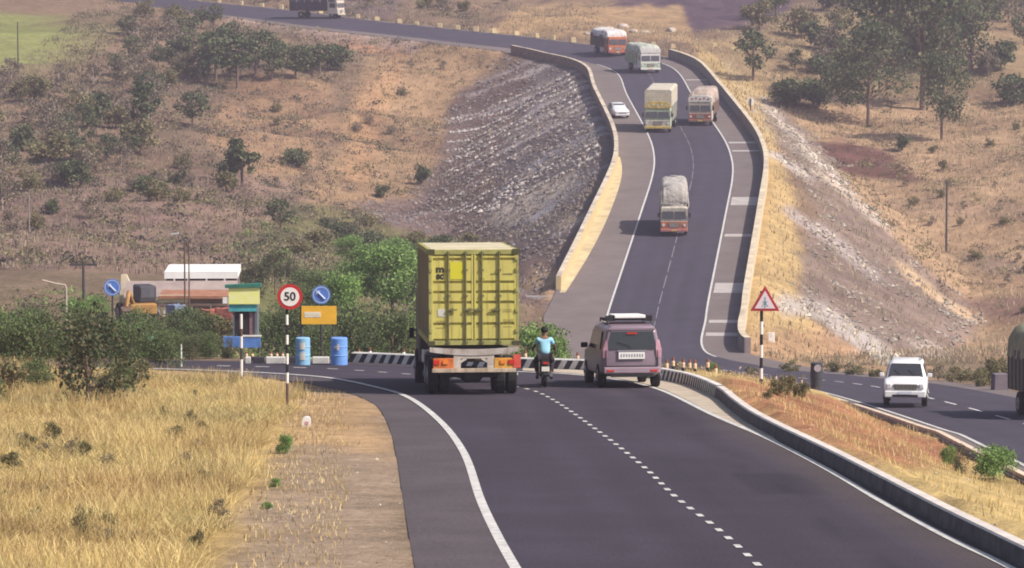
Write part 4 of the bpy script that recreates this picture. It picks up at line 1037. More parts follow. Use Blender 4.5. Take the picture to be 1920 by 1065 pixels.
# low end wall where the left parapet stops
p0 = P(985, 556, 25.6); p1 = P(1048, 554, 25.6)
mb = MB(); mb.box(tuple((p0 + p1) / 2 + np.array([0, 0, -1.2])), (2.6, .5, 2.4)); tag(mb.build('retaining_wall', M_conc), 'short concrete retaining wall at the lower end of the left parapet', 'wall')
# pale patches on the right shoulder
for a, b_ in ((380, 389), (540, 553), (264, 269), (281, 285), (443, 446), (606, 608), (628, 630), (148, 151)):
    ys_ = [proj(*opp_at(i, 5))[1] for i in range(len(OPP))]; ys_ = np.array(ys_); c_ = [i for i in range(int(np.argmax(OPD > 244)), int(np.argmax(OPD > 450))) if a <= ys_[i] <= b_]
    if not c_: c_ = [int(np.argmin(np.abs(ys_ - (a + b_) / 2)))]
    k0, k1 = c_[0], max(c_[-1], c_[0] + (3 if b_ - a > 8 else 1))
    opp_sheet('shoulder_patch', lambda i: 3.75, lambda i: SHR[i] - .05, .008, mat('pale_patch', (.40, .36, .34), .9, .15, 1), k0, k1 + 1, skirt=False)

# kerb along the right side of the near carriageway
kb = cr([PN(*q) for q in near_right[::-1]][2:], .12)       # from far left to the near right
kpx = np.array([proj(*q)[0] for q in kb]); kpy = np.array([proj(*q)[1] for q in kb])
k_w = kb[(kpx > 649) & (kpy < 745)]; k_p = kb[(kpy >= 744)]
def kerb(name, path, mats, segf, label, h=.30, th=.24, slant=.0, base=-.1):
    W = np.asarray(path); d = np.concatenate([[0], np.cumsum(np.linalg.norm(np.diff(W[:, :2], axis=0), axis=1))])
    tt = np.gradient(W[:, :2], axis=0); tt /= np.linalg.norm(tt, axis=1)[:, None]; nn = np.stack([-tt[:, 1], tt[:, 0]], 1)
    mb = MB()
    def at_(u): 
        u = min(max(u, 0), d[-1]); return np.array([np.interp(u, d, W[:, k]) for k in range(3)]), np.array([np.interp(u, d, nn[:, k]) for k in range(2)])
    us = np.arange(0, d[-1], segf[0]); 
    for i, u in enumerate(us):
        p, n_ = at_(u); q, m_ = at_(u + slant); 
        mb.v += [(p[0], p[1], p[2] + base), (p[0], p[1], p[2] + 0.01), (q[0] + m_[0] * .03, q[1] + m_[1] * .03, q[2] + h - .03), (q[0] + m_[0] * .06, q[1] + m_[1] * .06, q[2] + h), (q[0] + m_[0] * th, q[1] + m_[1] * th, q[2] + h), (q[0] + m_[0] * th, q[1] + m_[1] * th, q[2] - .3)]
    for i in range(len(us) - 1):
        a, b_ = 6 * i, 6 * i + 6; c_ = segf[1](i)
        for k in range(5): mb.f.append((a + k, a + k + 1, b_ + k + 1, b_ + k)); mb.m.append(c_[0] if k < 2 else c_[1])
    o = mb.build(name, mats); return tag(o, label, 'kerb')
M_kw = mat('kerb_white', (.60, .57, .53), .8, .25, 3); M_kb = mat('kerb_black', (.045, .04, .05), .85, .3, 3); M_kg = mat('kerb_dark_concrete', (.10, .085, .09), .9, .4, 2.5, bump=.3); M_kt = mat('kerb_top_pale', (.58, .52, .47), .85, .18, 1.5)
k_w2 = k_w
kerb('painted_kerb', k_w2, [M_kw, M_kb], (.22, lambda i: ((0, 0) if i % 2 else (1, 0))), 'black and white striped kerb curving round the outside of the bend', h=.32, slant=.16)
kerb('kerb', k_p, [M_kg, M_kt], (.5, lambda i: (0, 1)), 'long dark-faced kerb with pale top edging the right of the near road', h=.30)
i0, i1 = int(np.argmax(OPD > 70)), int(np.argmax(OPD > 176))
ok = tag(ribbon_wall('kerb', [opp_at(i, -SHL[i] + .02) for i in range(i0, i1)], .11, .2, -1, [M_kg, mat('kerb_sandy_top', (.62, .50, .38), .9, .25, 2), mat('kerb_sandy', (.58, .45, .34), .9, .3, 2)], base=-.2), 'low sandy kerb on the far side of the median beside the right carriageway', 'kerb')
# loose white and black kerb blocks left of the drums
for a, b_, m_, lb in ((459, 471, M_kw, 'small white kerb block beside the kiosk pole'), (474, 497, M_kb, 'black kerb block between the two white ones near the kiosk'), (498, 536, M_kw, 'long white kerb block left of the speed sign pole'), (541, 560, M_kb, 'black kerb block between the speed sign pole and the first drum'), (585, 618, M_kw, 'white kerb block between the two blue drums')):
    c_ = PN((a + b_) / 2, 681); wd = (b_ - a) / splane(681)
    mb = MB(); mb.box((0, 0, .09), (wd - .03, .2, .24)); o = mb.build('kerb_block', m_, loc=c_, bevel=.02); tag(o, lb, 'kerb block')
# reflector posts on the kerb
def deln(px, py, label, h=.26, orange=True, dz=0, group='short reflector posts along the kerb', s=None):
    p = PN(px, py, 0) if s is None else P(px, py, s)
    T = empty('reflector_post', p, 0, label, 'reflector post', group)
    mb = MB(); mb.tube([(0, 0, -.3), (0, 0, h * .45)], .05, 8); mb.build('base', M_black if orange else M_red, T)
    mb = MB(); mb.tube([(0, 0, h * .45), (0, 0, h * .85), (0, 0, h)], [.055, .055, .04], 8); mb.build('reflector', mat('reflector_cream', (.70, .50, .34), .5) if orange else M_white, T)
    mb = MB(); mb.tube([(0, 0, h), (0, 0, h * 1.35)], [.045, .03], 8); mb.build('cap', mat('post_brown', (.22, .08, .05), .7), T)
lb1 = 'short cream and brown reflector post on the kerb right of the mauve car'
for x, y in ((1250, 699), (1262, 694), (1281, 697), (1293, 698), (1303, 699), (1327, 697), (1342, 709)): deln(x, y, lb1, .30)
lb2 = 'short white-tipped reflector post on the kerb between the drums and the container truck'
for x, y in ((673, 676), (694, 675), (757, 677)): deln(x, y, lb2, .30, False, group='white-tipped reflector posts left of the truck')
deln(985, 682, 'short reflector post on the kerb just right of the container truck', .34); deln(1083, 684, 'short reflector post on the kerb left of the mauve car', .30); deln(1036, 682, 'short reflector post on the kerb right of the motorcyclist', .22)
lb3 = 'small orange reflector post by the kiosk and kerb blocks'
for x in (462, 473, 508, 519, 530): deln(x, 672, lb3, .16, group='orange reflector posts by the kerb blocks')
lb4 = 'small dark-footed reflector post among dry plants right of the triangular sign'
for x, y in ((1455, 716), (1468, 718), (1478, 719), (1491, 722), (1503, 724)):
    p_, s_ = hit(x, y); deln(x, y, lb4, .30, group='reflector posts by the triangular sign', s=s_)

# ================================================================ signs
def banded_pole(T, h, r=.035, bands=None, mats=None):
    for a, b_, m_ in bands:
        mb = MB(); mb.tube([(0, 0, a), (0, 0, b_)], r, 10); mb.build('pole_band', m_, T)
M_rust = mat('rusty_paint', (.13, .08, .065), .85, .3, 6)
p = PN(539, 768); s0 = splane(768); T = empty('speed_sign', p, 0, 'round red-bordered 50 speed limit sign on a banded pole', 'road sign')
zz = lambda y: (768 - y) / s0
b_ = [(-.3, zz(718), M_rust), (zz(718), zz(698), M_white), (zz(698), zz(682), M_black), (zz(682), zz(662), M_white), (zz(662), zz(645), M_black), (zz(645), zz(627), M_white), (zz(627), zz(608), M_black), (zz(608), zz(589), M_white), (zz(589), zz(560), M_black)]
banded_pole(T, 3, bands=b_)
mb = MB(); cx, cz = (545 - 539) / s0, zz(555)
mb.disc((cx, cz), .32, -.075, -.05, 40); fa = mb.build('sign_face', M_red, T)
mb = MB(); mb.disc((cx, cz), .235, -.085, -.072, 40); mb.build('sign_panel', mat('sign_white', (.80, .78, .76), .5), fa)
text_mesh('numerals', '50', .30, M_black, fa, (cx, -.087, cz), bold=.006)
p = PN(453, 713); s0 = splane(713); T = empty('banded_pole', p, 0, 'thin white and rust banded pole standing in front of the kiosk', 'pole')
banded_pole(T, 2, .04, [(-.2, zz2, m_) if False else (a_, b2, m_) for a_, b2, m_, zz2 in ((-.2, .12, M_rust, 0), (.12, .62, M_white, 0), (.62, .95, M_steel, 0), (.95, 1.3, M_white, 0), (1.3, 1.52, M_rust, 0), (1.52, 1.95, M_white, 0))])
# triangular warning sign
p, s0 = hit(1427, 742); s0 = 60.0; p = P(1427, 742, s0); gz = float(ground_z(p[0], p[1])); 
T = empty('warning_sign', (p[0], p[1], p[2]), 0, 'triangular red-bordered warning sign on a black and white banded pole in the median', 'road sign')
zz = lambda y: (742 - y) / s0
bs = [742, 727, 711, 695, 670, 648, 627, 600, 580, 545]; bb = []
cols = [M_rust, M_black, M_white, M_black, M_white, M_black, M_white, M_black, M_black]
for k, (q0, q1) in enumerate(((742, 710), (710, 690), (690, 670), (670, 646), (646, 626), (626, 602), (602, 545))): bb.append((zz(q0) - (.4 if k == 0 else 0), zz(q1), (M_black, M_white, M_black, M_white, M_black, M_white, M_black)[k]))
banded_pole(T, 3, .05, bb)
tri = [(-.46, 0), (.46, 0), (0, .80)]
z_ = zz(582); cx = (1433 - 1427) / s0
def tri_pr(mb, k, y0, y1):
    c_ = (0, .267); mb.prism([(cx + (x - c_[0]) * k, z_ + c_[1] + (z - c_[1]) * k) for x, z in tri], 'y', y0, y1)
mb = MB(); tri_pr(mb, 1, -.08, -.055); fa = mb.build('sign_face', mat('sign_red', (.38, .03, .05), .6), T, bevel=.01)
mb = MB(); tri_pr(mb, .70, -.09, -.075); mb.build('sign_panel', mat('sign_pink_white', (.72, .62, .66), .6), fa)
mb = MB(); sg = mat('symbol_blue_grey', (.20, .36, .44), .6); mb.bx(cx - .02, cx + .02, -.096, -.088, z_ + .10, z_ + .44); mb.bx(cx - .07, cx + .07, -.0965, -.0885, z_ + .27, z_ + .31); mb.box((cx + .05, -.092, z_ + .20), (.03, .008, .16), ry=R(-35)); mb.box((cx - .05, -.092, z_ + .20), (.03, .008, .16), ry=R(35)); mb.build('symbol', sg, fa)
mb = MB(); mb.box((-.25, .0, -.02), (1.1, .6, .12)); o = mb.build('plinth', mat('plinth_pale', (.55, .42, .34), .9, .25, 3), T, bevel=.02)
# orange board with the blue round sign on top
s0 = 57.5; p = P(566, 679, s0); T = empty('direction_board', p, 0, 'orange board with a white panel on a dark post behind the left drum', 'sign board')
zz = lambda y: (679 - y) / s0
mb = MB(); mb.tube([(0, 0, -.3), (0, 0, zz(574))], .045, 8); mb.tube([(1.02, .05, -.3), (1.02, .05, zz(574))], .03, 8); mb.build('post', M_steel, T)
mb = MB(); mb.bx(.0, 1.14, -.09, -.05, zz(607), zz(573)); bo = mb.build('board', mat('board_orange', (.85, .45, .04), .6, .1, 3), T)
mb = MB(); mb.bx(.09, .62, -.098, -.088, zz(594), zz(584)); mb.build('white_panel', mat('panel_white', (.80, .74, .60), .6, .2, 8), bo)
mb = MB(); r_ = random.Random(5)
for k in range(7): mb.box((.135 + k * .072, -.1, zz(589)), (.04 * r_.uniform(.6, 1.1), .006, .09))
mb.build('board_lettering', mat('letter_cream', (.72, .62, .44), .6), bo)
def blue_round(px, py, s0, base, label):
    p = P(px, base, s0); T = empty('mandatory_sign', p, 0, label, 'road sign'); h = (base - py) / s0
    mb = MB(); mb.tube([(0, 0, -.4), (0, 0, h)], .035, 8); mb.build('pole', M_steel, T)
    mb = MB(); mb.disc((0, h), .31, -.06, -.04, 36); f_ = mb.build('sign_face', mat('sign_blue', (.10, .20, .55), .5, .15, 5), T)
    mb = MB(); n = 36
    ring = lambda r, y: [(r * math.cos(2 * math.pi * k / n), y, h + r * math.sin(2 * math.pi * k / n)) for k in range(n)]
    mb.loft([ring(.27, -.0625), ring(.245, -.0625)], False, False); mb.tube([(.12, -.065, h - .14), (-.1, -.065, h + .08)], .035, 6); mb.add([(-.17, -.068, h + .15), (-.02, -.068, h + .13), (-.15, -.068, h - .02), (-.17, -.062, h + .15), (-.02, -.062, h + .13), (-.15, -.062, h - .02)], [(0, 1, 2), (3, 5, 4), (0, 3, 4, 1), (1, 4, 5, 2), (2, 5, 3, 0)])
    mb.build('arrow', mat('sign_pale_blue', (.50, .58, .76), .6), f_)
blue_round(603, 552, 57, 681, 'round blue arrow sign just above the orange board')
blue_round(212, 538, 52, 672, 'round blue arrow sign above the bushes at far left, beside the digger')
# drums
for px, rz, lb in ((568, .2, 'pale blue drum with two white squares, standing left by the kerb'), (636, -.3, 'deeper blue drum with an arrow mark, standing at the left end of the striped kerb')):
    p = PN(px, 684); T = empty('drum', p, 0, lb, 'drum', 'blue drums at the kerb')
    dm = mat('drum_blue_pale' if px < 600 else 'drum_blue', (.24, .46, .66) if px < 600 else (.16, .32, .70), .5, .15, 4)
    mb = MB(); r = .235 if px < 600 else .27
    zs = [0, .02, .30, .32, .34, .58, .60, .62, .86, .88]; rs = [r, r, r, r + .015, r, r, r + .015, r, r, r - .02]
    mb.tube([(0, 0, z) for z in zs], rs, 28); mb.build('barrel', dm, T, smooth=False)
    mb = MB()
    def patch(x0, x1, z0, z1):
        n = 4; a0, a1 = math.asin(x0 / (r + .02)), math.asin(x1 / (r + .02)); rr = r + .018
        mb.loft([[(rr * math.sin(a0 + (a1 - a0) * k / n), -rr * math.cos(a0 + (a1 - a0) * k / n), z) for k in range(n + 1)] for z in (z0, z1)], False, False, closed=False)
    if px < 600: patch(-.09, .09, .52, .74); patch(-.09, .09, .18, .42)
    else: patch(-.17, .02, .56, .64); patch(-.06, .02, .50, .70)
    mb.build('white_mark', M_wdirty, T)
# white marker stone at the dirt verge
p = PN(575, 800); T = empty('marker_stone', p, 0, 'small white marker stone on the dirt verge at lower left', 'marker stone')
mb = MB(); mb.loft([[(x, y, z) for x, z in rounded(.19, .30, .08, 5, -.06)] for y in (-.06, .06)]); mb.build('stone', M_white, T); mb = MB(); mb.bx(-.04, .05, -.067, -.06, .05, .13); mb.build('painted_mark', mat('mark_pink', (.55, .30, .35), .7), T)
# dark post drum and concrete block beyond the median
p, s0 = hit(1531, 722); T = empty('oil_drum', P(1531, 724, 45), 0, 'black oil drum with a pale disc at its top, beyond the median', 'drum')
mb = MB(); mb.tube([(0, 0, z) for z in (-.1, .32, .34, .66, .68, .98)], [.25, .25, .265, .265, .25, .25], 20); mb.build('barrel', mat('tar_black', (.05, .055, .06), .7, .2, 4), T)
mb = MB(); mb.disc((.02, .78), .15, -.27, -.25, 18); mb.build('pale_disc', mat('disc_pale', (.42, .36, .38), .7, .2, 6), T)
p, s0 = hit(1878, 735); T = empty('concrete_block', p, R(10), 'grey concrete block on the far verge near the cut-off lorry', 'block')
mb = MB(); mb.box((0, .3, .38), (.68, .6, .86), taper=.94); mb.build('block', mat('block_grey', (.16, .13, .15), .9, .2, 3), T, bevel=.03)
# white pair of tiny boards, round white signs by the right parapet
p, s0 = hit(1446, 640); T = empty('kilometre_stone', p, 0, 'tiny white stone right of the triangular sign', 'marker stone'); mb = MB(); mb.bx(-.22, .22, -.08, .08, -.1, .6); mb.build('stone', M_white, T, bevel=.04); mb = MB(); mb.bx(-.05, .04, -.09, -.081, .3, .6); mb.build('painted_mark', M_wdirty, T)
s0 = 17.8; p = P(1407, 206, s0); T = empty('round_sign', p, 0, 'small round white sign with a dark post across it outside the right parapet', 'road sign')
mb = MB(); mb.tube([(0, -.04, -1), (0, -.04, 1.2)], .09, 6); mb.build('post', M_steel, T); mb = MB(); mb.disc((0, .85), .42, 0, .04, 20); mb.build('sign_face', M_white, T); mb = MB(); mb.disc((.35, -.2), .25, 0, .04, 20); mb.build('plate', M_wdirty, T)

# ================================================================ kiosk, sheds, digger, lamps
s0 = 52.0; p = P(457, 676, s0); zz = lambda y: (676 - y) / s0; xx = lambda x: (x - 457) / s0
T = empty('kiosk', p, 0, 'small roadside kiosk with a yellow signboard, green roof and blue counter', 'kiosk')
mb = MB(); mb.prism([(xx(423), zz(533)), (xx(490), zz(530)), (xx(492), zz(537)), (xx(424), zz(539))], 'y', -.22, .12); mb.build('roof', mat('green_tin', (.035, .16, .12), .7, .25, 3), T)
mb = MB(); mb.bx(xx(430), xx(488), -.16, -.10, zz(569), zz(538)); mb.build('signboard', mat('signboard_yellow', (.80, .82, .20), .6, .2, 5, col2=(.82, .80, .44)), T)
mb = MB(); mb.bx(xx(419), xx(431), -.14, -.11, zz(568), zz(556)); mb.build('side_plate', M_white, T)
mb = MB(); mb.bx(xx(430), xx(482), -.10, -.04, zz(583), zz(569)); mb.build('teal_fascia', mat('teal_paint', (.07, .34, .38), .6, .25, 4), T)
mb = MB(); mb.bx(xx(437), xx(440), -.04, .9, zz(650), zz(569)); mb.bx(xx(478), xx(483), -.04, .9, zz(650), zz(569)); mb.bx(xx(441), xx(477.5), .85, .9, zz(650), zz(569)); mb.build('wall', mat('kiosk_wall', (.12, .14, .16), .8, .2, 3), T)
mb = MB(); mb.bx(xx(441), xx(467), .02, .06, zz(627), zz(584)); mb.build('opening', mat('kiosk_interior', (.025, .02, .022), .9), T)
mb = MB(); mb.bx(xx(468), xx(477), .0, .05, zz(627), zz(584)); mb.build('shutter', mat('shutter_pinkish', (.20, .12, .14), .8, .25, 5), T)
mb = MB(); mb.bx(xx(420), xx(489), -.30, -.05, zz(650), zz(630)); mb.build('counter', mat('counter_blue', (.09, .20, .50), .6, .25, 3), T)
mb = MB(); mb.bx(xx(455), xx(491), -.32, -.05, zz(629.8), zz(627.5)); mb.build('counter_top', M_wdirty, T)
mb = MB()
for x in (425, 484): mb.bx(xx(x), xx(x) + .06, -.25, -.19, -.3, zz(650.5))
mb.build('leg', M_steel, T)
# long shed with a white roof strip
s0 = 33.0; p = P(378, 600, s0); zz = lambda y: (600 - y) / s0; xx = lambda x: (x - 378) / s0
T = empty('shed', p, R(2), 'long low shed with a bright white roof edge behind the bushes', 'shed')
mb = MB(); mb.bx(xx(309), xx(446), 0, 5, zz(522), zz(509)); mb.build('roof', mat('white_tin', (.80, .78, .76), .6, .08, 1), T)
mb = MB(); mb.bx(xx(312), xx(444), .3, 4.6, -.5, zz(523)); mb.build('wall', mat('shed_wall_mauve', (.17, .13, .14), .9, .35, .9), T)
mb = MB(); mb.prism([(-2.2, zz(549)), (-.02, zz(526)), (-.02, zz(529)), (-2.2, zz(552))], 'x', xx(238), xx(446)); mb.build('lower_roof', mat('sheet_roof_beige', (.36, .29, .26), .85, .35, .7, col2=(.24, .18, .17)), T)
mb = MB()
for x in (326, 352, 386, 420): mb.bx(xx(x), xx(x) + .1, -.02, .08, -.3, zz(522.5))
mb.build('post', M_wdirty, T)
mb = MB()
for x in (335, 365, 400): mb.bx(xx(x), xx(x) + .5, .26, .32, zz(542), zz(530))
mb.build('window', M_glass2, T)
s0 = 35.0; p = P(372, 602, s0); zz = lambda y: (602 - y) / s0; xx = lambda x: (x - 372) / s0
T = empty('brick_hut', p, 0, 'low hut with red-brown roof and a cream stripe wall in front of the white-roofed shed', 'hut')
mb = MB(); mb.prism([(-.6, zz(553)), (1.6, zz(548)), (1.6, zz(551)), (-.6, zz(558))], 'x', xx(300), xx(440)); mb.build('roof', mat('roof_red_brown', (.32, .15, .09), .85, .3, 2), T)
mb = MB(); mb.bx(xx(312), xx(436), -.2, 1.5, -.4, zz(553)); mb.build('wall', mat('hut_wall', (.24, .17, .135), .9, .3, 1.2), T)
mb = MB(); mb.bx(xx(298), xx(356), -.35, -.22, zz(566), zz(552)); mb.build('cream_panel', mat('cream_panel', (.60, .58, .42), .8, .2, 1.5), T)
mb = MB(); mb.bx(xx(298), xx(430), -.36, -.22, zz(572), zz(568)); mb.build('rail', mat('pinkish_rail', (.50, .34, .28), .8, .2, 2), T)
mb = MB()
for x in (298, 308, 360, 395): mb.bx(xx(x), xx(x) + .08, -.34, -.26, -.4, zz(572.2))
mb.build('post', M_wdirty, T)
p = P(237, 560, 33); T = empty('canvas_tent', p, 0, 'pale pointed canvas sheet beside the blue arrow sign at far left', 'tent')
mb = MB(); mb.loft([[(-.5, 0, -1), (.55, 0, -1), (.55, .8, -1), (-.5, .8, -1)], [(-.35, .1, .6), (.3, .1, .6), (.3, .7, .6), (-.35, .7, .6)], [(-.3, .2, 1.35), (.0, .2, 1.35), (0, .5, 1.35), (-.3, .5, 1.35)]]); mb.build('canvas', mat('canvas_cream', (.60, .50, .36), .9, .2, 2), T)
p = P(268, 612, 40); T = empty('digger', p, R(20), 'orange-yellow digger with dark cab among the bushes at left', 'digger')
dy = mat('digger_yellow', (.36, .19, .06), .6, .3, 3)
mb = MB(); mb.bx(-.6, .7, .0, 2.2, .55, 1.05); mb.build('body', dy, T, bevel=.05)
mb = MB(); mb.bx(-.05, .8, .5, 1.7, 1.05, 1.85); cb = mb.build('cab', mat('cab_dark', (.05, .045, .055), .5, .2, 3), T, bevel=.08); mb = MB(); mb.bx(0.05, .7, .485, .499, 1.3, 1.75); mb.build('window', M_glass2, cb)
mb = MB(); mb.tube([(-.4, .2, 1.0), (-.75, -.3, 1.65), (-.95, -.7, 1.0)], [.12, .11, .08], 8); mb.build('arm', dy, T); mb = MB(); mb.box((-1.0, -.75, .8), (.5, .4, .35), rx=.5); mb.build('bucket', M_rust, T, bevel=.05)
for x in (-.6, .7):
    wheel(T, x, .3, .34, .26); wheel(T, x, 1.8, .5, .32)
# clutter by the huts
for k, (x, y, s_, w_, h_, col, lb) in enumerate(((300, 604, 38, .8, .5, (.34, .26, .20), 'brown covered stack beside the low hut'), (330, 600, 38, .5, .9, (.16, .20, .30), 'bluish sack pile in front of the low hut'), (402, 606, 39, .9, .8, (.40, .12, .08), 'rust-red covered stack between the hut and the kiosk'), (425, 612, 41, .6, 1.0, (.30, .10, .08), 'dark red sack pile right beside the kiosk'))):
    p = P(x, y, s_); T = empty('covered_stack', p, k, lb, 'stack')
    bm = bmesh.new(); bmesh.ops.create_cube(bm, size=1); bmesh.ops.subdivide_edges(bm, edges=bm.edges[:], cuts=4, use_grid_fill=True)
    for v in bm.verts:
        n_ = float(vnoise(v.co.x * 3 + k * 5 + 9, v.co.y * 3 + v.co.z * 4 + 9, 1, 2)); v.co *= .8 + .45 * n_; v.co.x *= w_ * 1.6; v.co.y *= w_; v.co.z = (v.co.z + .5) * h_ - .15
    me = bpy.data.meshes.new('sheet'); bm.to_mesh(me); bm.free(); me.materials.append(mat('stack_sheet_' + 'abcd'[k], col, .9, .3, 4)); o = bpy.data.objects.new('sheet', me); COL.objects.link(o); o.parent = T
# lamp and poles
def street_lamp(px, py, s0, h, label, lamps=True):
    p = P(px, py, s0); T = empty('street_lamp', p, 0, label, 'street lamp')
    mb = MB(); mb.tube([(0, 0, -1), (0, 0, h)], [.05, .04], 8); mb.build('pole', M_rust, T)
    mb = MB(); mb.tube([(0, 0, h), (-.12, 0, h + .3), (-.42, 0, h + .42)], .03, 6); mb.build('arm', M_steel, T)
    mb = MB(); mb.loft([[(-.30, -.1, h + .36), (-.30, .1, h + .36), (-.30, .1, h + .46), (-.30, -.1, h + .46)], [(-.72, -.07, h + .30), (-.72, .07, h + .30), (-.72, .07, h + .40), (-.72, -.07, h + .40)]]); mb.build('lamp_head', mat('lamp_shell', (.5, .48, .46), .5), T, bevel=.02)
street_lamp(347, 592, 36, (592 - 452) / 36, 'street lamp with drooping head on a thin brown pole above the sheds')
def pole(px, py, s0, h, label, r=.06, cross=False, m_=M_steel, name='utility_pole', lean=0):
    p = P(px, py, s0); T = empty(name, p, 0, label, 'pole'); mb = MB(); mb.tube([(0, 0, -.6), (lean, 0, h)], [r, r * .7], 8); mb.build('pole', m_, T)
    if cross: mb = MB(); mb.box((lean, 0, h - .1), (1.6, .1, .12)); mb.build('cross_arm', m_, T)
pole(355, 592, 36, (592 - 452) / 36, 'thin brown pole standing right beside the street lamp', .045, m_=M_rust, name='thin_pole')
pole(157, 560, 32, 2.1, 'short T-shaped pole behind the bushes left of the blue sign', .10, True)
pole(1774, 485, 20.8, 7.0, 'tall thin pole on the golden right-hand slope', .11)
pole(55, 450, 24.5, 3.6, 'thin grey pole on the left hillside', .07, m_=mat('pole_grey', (.25, .21, .20), .9))
pole(34, 135, 15.6, 6.0, 'thin dark pole by the green field at top left', .09)
pole(340, 690, 59, .75, 'short white post at the edge of the asphalt left of the kiosk', .035, m_=M_white, name='white_post')
p = P(125, 600, 50); T = empty('pipe_frame', p, 0, 'pale bent pipe frame sticking out of the left bushes', 'pipe'); mb = MB(); mb.tube([(0, 0, -.5), (0, 0, 1.2), (-.04, 0, 1.32), (-.35, 0, 1.36), (-.9, 0, 1.5)], .035, 6); mb.build('pipe', mat('pale_pipe', (.5, .4, .34), .8), T)
p = P(284, 640, 56); T = empty('plastic_bag', p, 0, 'pale green plastic bag caught in the left bushes', 'bag')
bm = bmesh.new(); bmesh.ops.create_icosphere(bm, subdivisions=3, radius=.16)
for v in bm.verts: v.co *= .8 + .5 * float(vnoise(v.co.x * 12, v.co.z * 12 + 5, 1, 2)); v.co.z *= 1.3
me = bpy.data.meshes.new('bag_sheet'); bm.to_mesh(me); bm.free(); me.materials.append(mat('bag_green', (.22, .48, .30), .5)); o = bpy.data.objects.new('bag_sheet', me); COL.objects.link(o); o.parent = T

# pale stones along the outside of the upper road
bm = bmesh.new(); bmesh.ops.create_cube(bm, size=1); bmesh.ops.bevel(bm, geom=bm.edges[:], offset=.12, segments=2, affect='EDGES')
me = bpy.data.meshes.new('kerb_stone'); bm.to_mesh(me); bm.free(); me.materials.append(mat('kerb_stone_yellow', (.66, .52, .30), .9, .25, 2))
upx = np.array([proj(*opp_at(i, 4.7))[0] for i in range(len(OPP))])
for k, x in enumerate(list(range(375, 1125, 37))):
    i = int(np.argmin(np.abs(upx - x) + (OPD < 440) * 1e4)); 
    if proj(*opp_at(i, 4.7))[1] < -6: continue
    o = bpy.data.objects.new('kerb_stone', me); COL.objects.link(o); o.location = opp_at(i, 4.75, .28); o.scale = (random.uniform(.5, .8), .4, random.uniform(.5, .75)); o.rotation_euler = (0, 0, random.uniform(-.3, .3))
    tag(o, 'pale yellow guard stone on the outer edge of the upper road', 'stone', 'pale guard stones along the upper road')
for x, y in ((1225, 86), (1262, 90), (1340, 88), (1375, 96)):
    p, s_ = hit(x, y); o = bpy.data.objects.new('kerb_stone', me); COL.objects.link(o); o.location = p + np.array([0, 0, .2]); o.scale = (.6, .4, .6)
    tag(o, 'pale yellow guard stone at the outside of the top bend, right of the lorries', 'stone', 'pale guard stones at the top bend')
# boulders behind the top bend
bm = bmesh.new(); bmesh.ops.create_icosphere(bm, subdivisions=3, radius=.5)
for v in bm.verts: v.co *= .75 + .6 * float(vnoise(v.co.x * 3 + 3, v.co.y * 3 + v.co.z * 2, 1, 3))
mb_ = bpy.data.meshes.new('boulder'); bm.to_mesh(mb_); bm.free(); mb_.materials.append(mat('boulder_stone', (.42, .35, .30), .95, .25, 2))
for k, (x, y, sc_) in enumerate(((1118, 58, 1.5), (1142, 56, 1.8), (1168, 52, 2.2), (1188, 60, 1.5), (1210, 62, 1.4), (1258, 58, 1.8), (1100, 64, 1.2))):
    p, s_ = hit(x, y); o = bpy.data.objects.new('boulder', mb_); COL.objects.link(o); o.location = p; o.scale = (sc_ * .8, sc_ * .7, sc_ * .5); o.rotation_euler = (0, 0, k)
    tag(o, 'pale boulder on the bank behind the top bend of the road', 'boulder', 'pale boulders behind the top bend')
# ================================================================ vegetation
def gz(x, y):
    """height of the ground sheet itself"""
    x = np.clip(np.asarray(x, float), xs[0], xs[-1] - 1e-6); y = np.clip(np.asarray(y, float), ys[0], ys[-1] - 1e-6)
    i = np.clip(np.searchsorted(xs, x, 'right') - 1, 0, len(xs) - 2); j = np.clip(np.searchsorted(ys, y, 'right') - 1, 0, len(ys) - 2)
    u = (x - xs[i]) / (xs[i + 1] - xs[i]); v = (y - ys[j]) / (ys[j + 1] - ys[j])
    return (GZ[j, i] * (1 - u) + GZ[j, i + 1] * u) * (1 - v) + (GZ[j + 1, i] * (1 - u) + GZ[j + 1, i + 1] * u) * v
def leafmat(name):
    m = mat(name, (.1, .1, .1), .75, .12, 2, attr='Col', spec=.15)
    t = m.node_tree; b = t.nodes['Principled BSDF']
    out = [n for n in t.nodes if n.type == 'OUTPUT_MATERIAL'][0]
    tr = t.nodes.new('ShaderNodeBsdfTranslucent'); mx = t.nodes.new('ShaderNodeMixShader'); mx.inputs[0].default_value = .3
    src = b.inputs['Base Color'].links[0].from_socket
    t.links.new(src, tr.inputs['Color']); t.links.new(b.outputs[0], mx.inputs[1]); t.links.new(tr.outputs[0], mx.inputs[2]); t.links.new(mx.outputs[0], out.inputs['Surface'])
    return m
M_leaf = leafmat('leaf'); M_straw = leafmat('straw')
M_bark = mat('bark', (.16, .11, .09), .95, .3, 3); M_barkp = mat('pale_bark', (.34, .27, .23), .95, .25, 3)
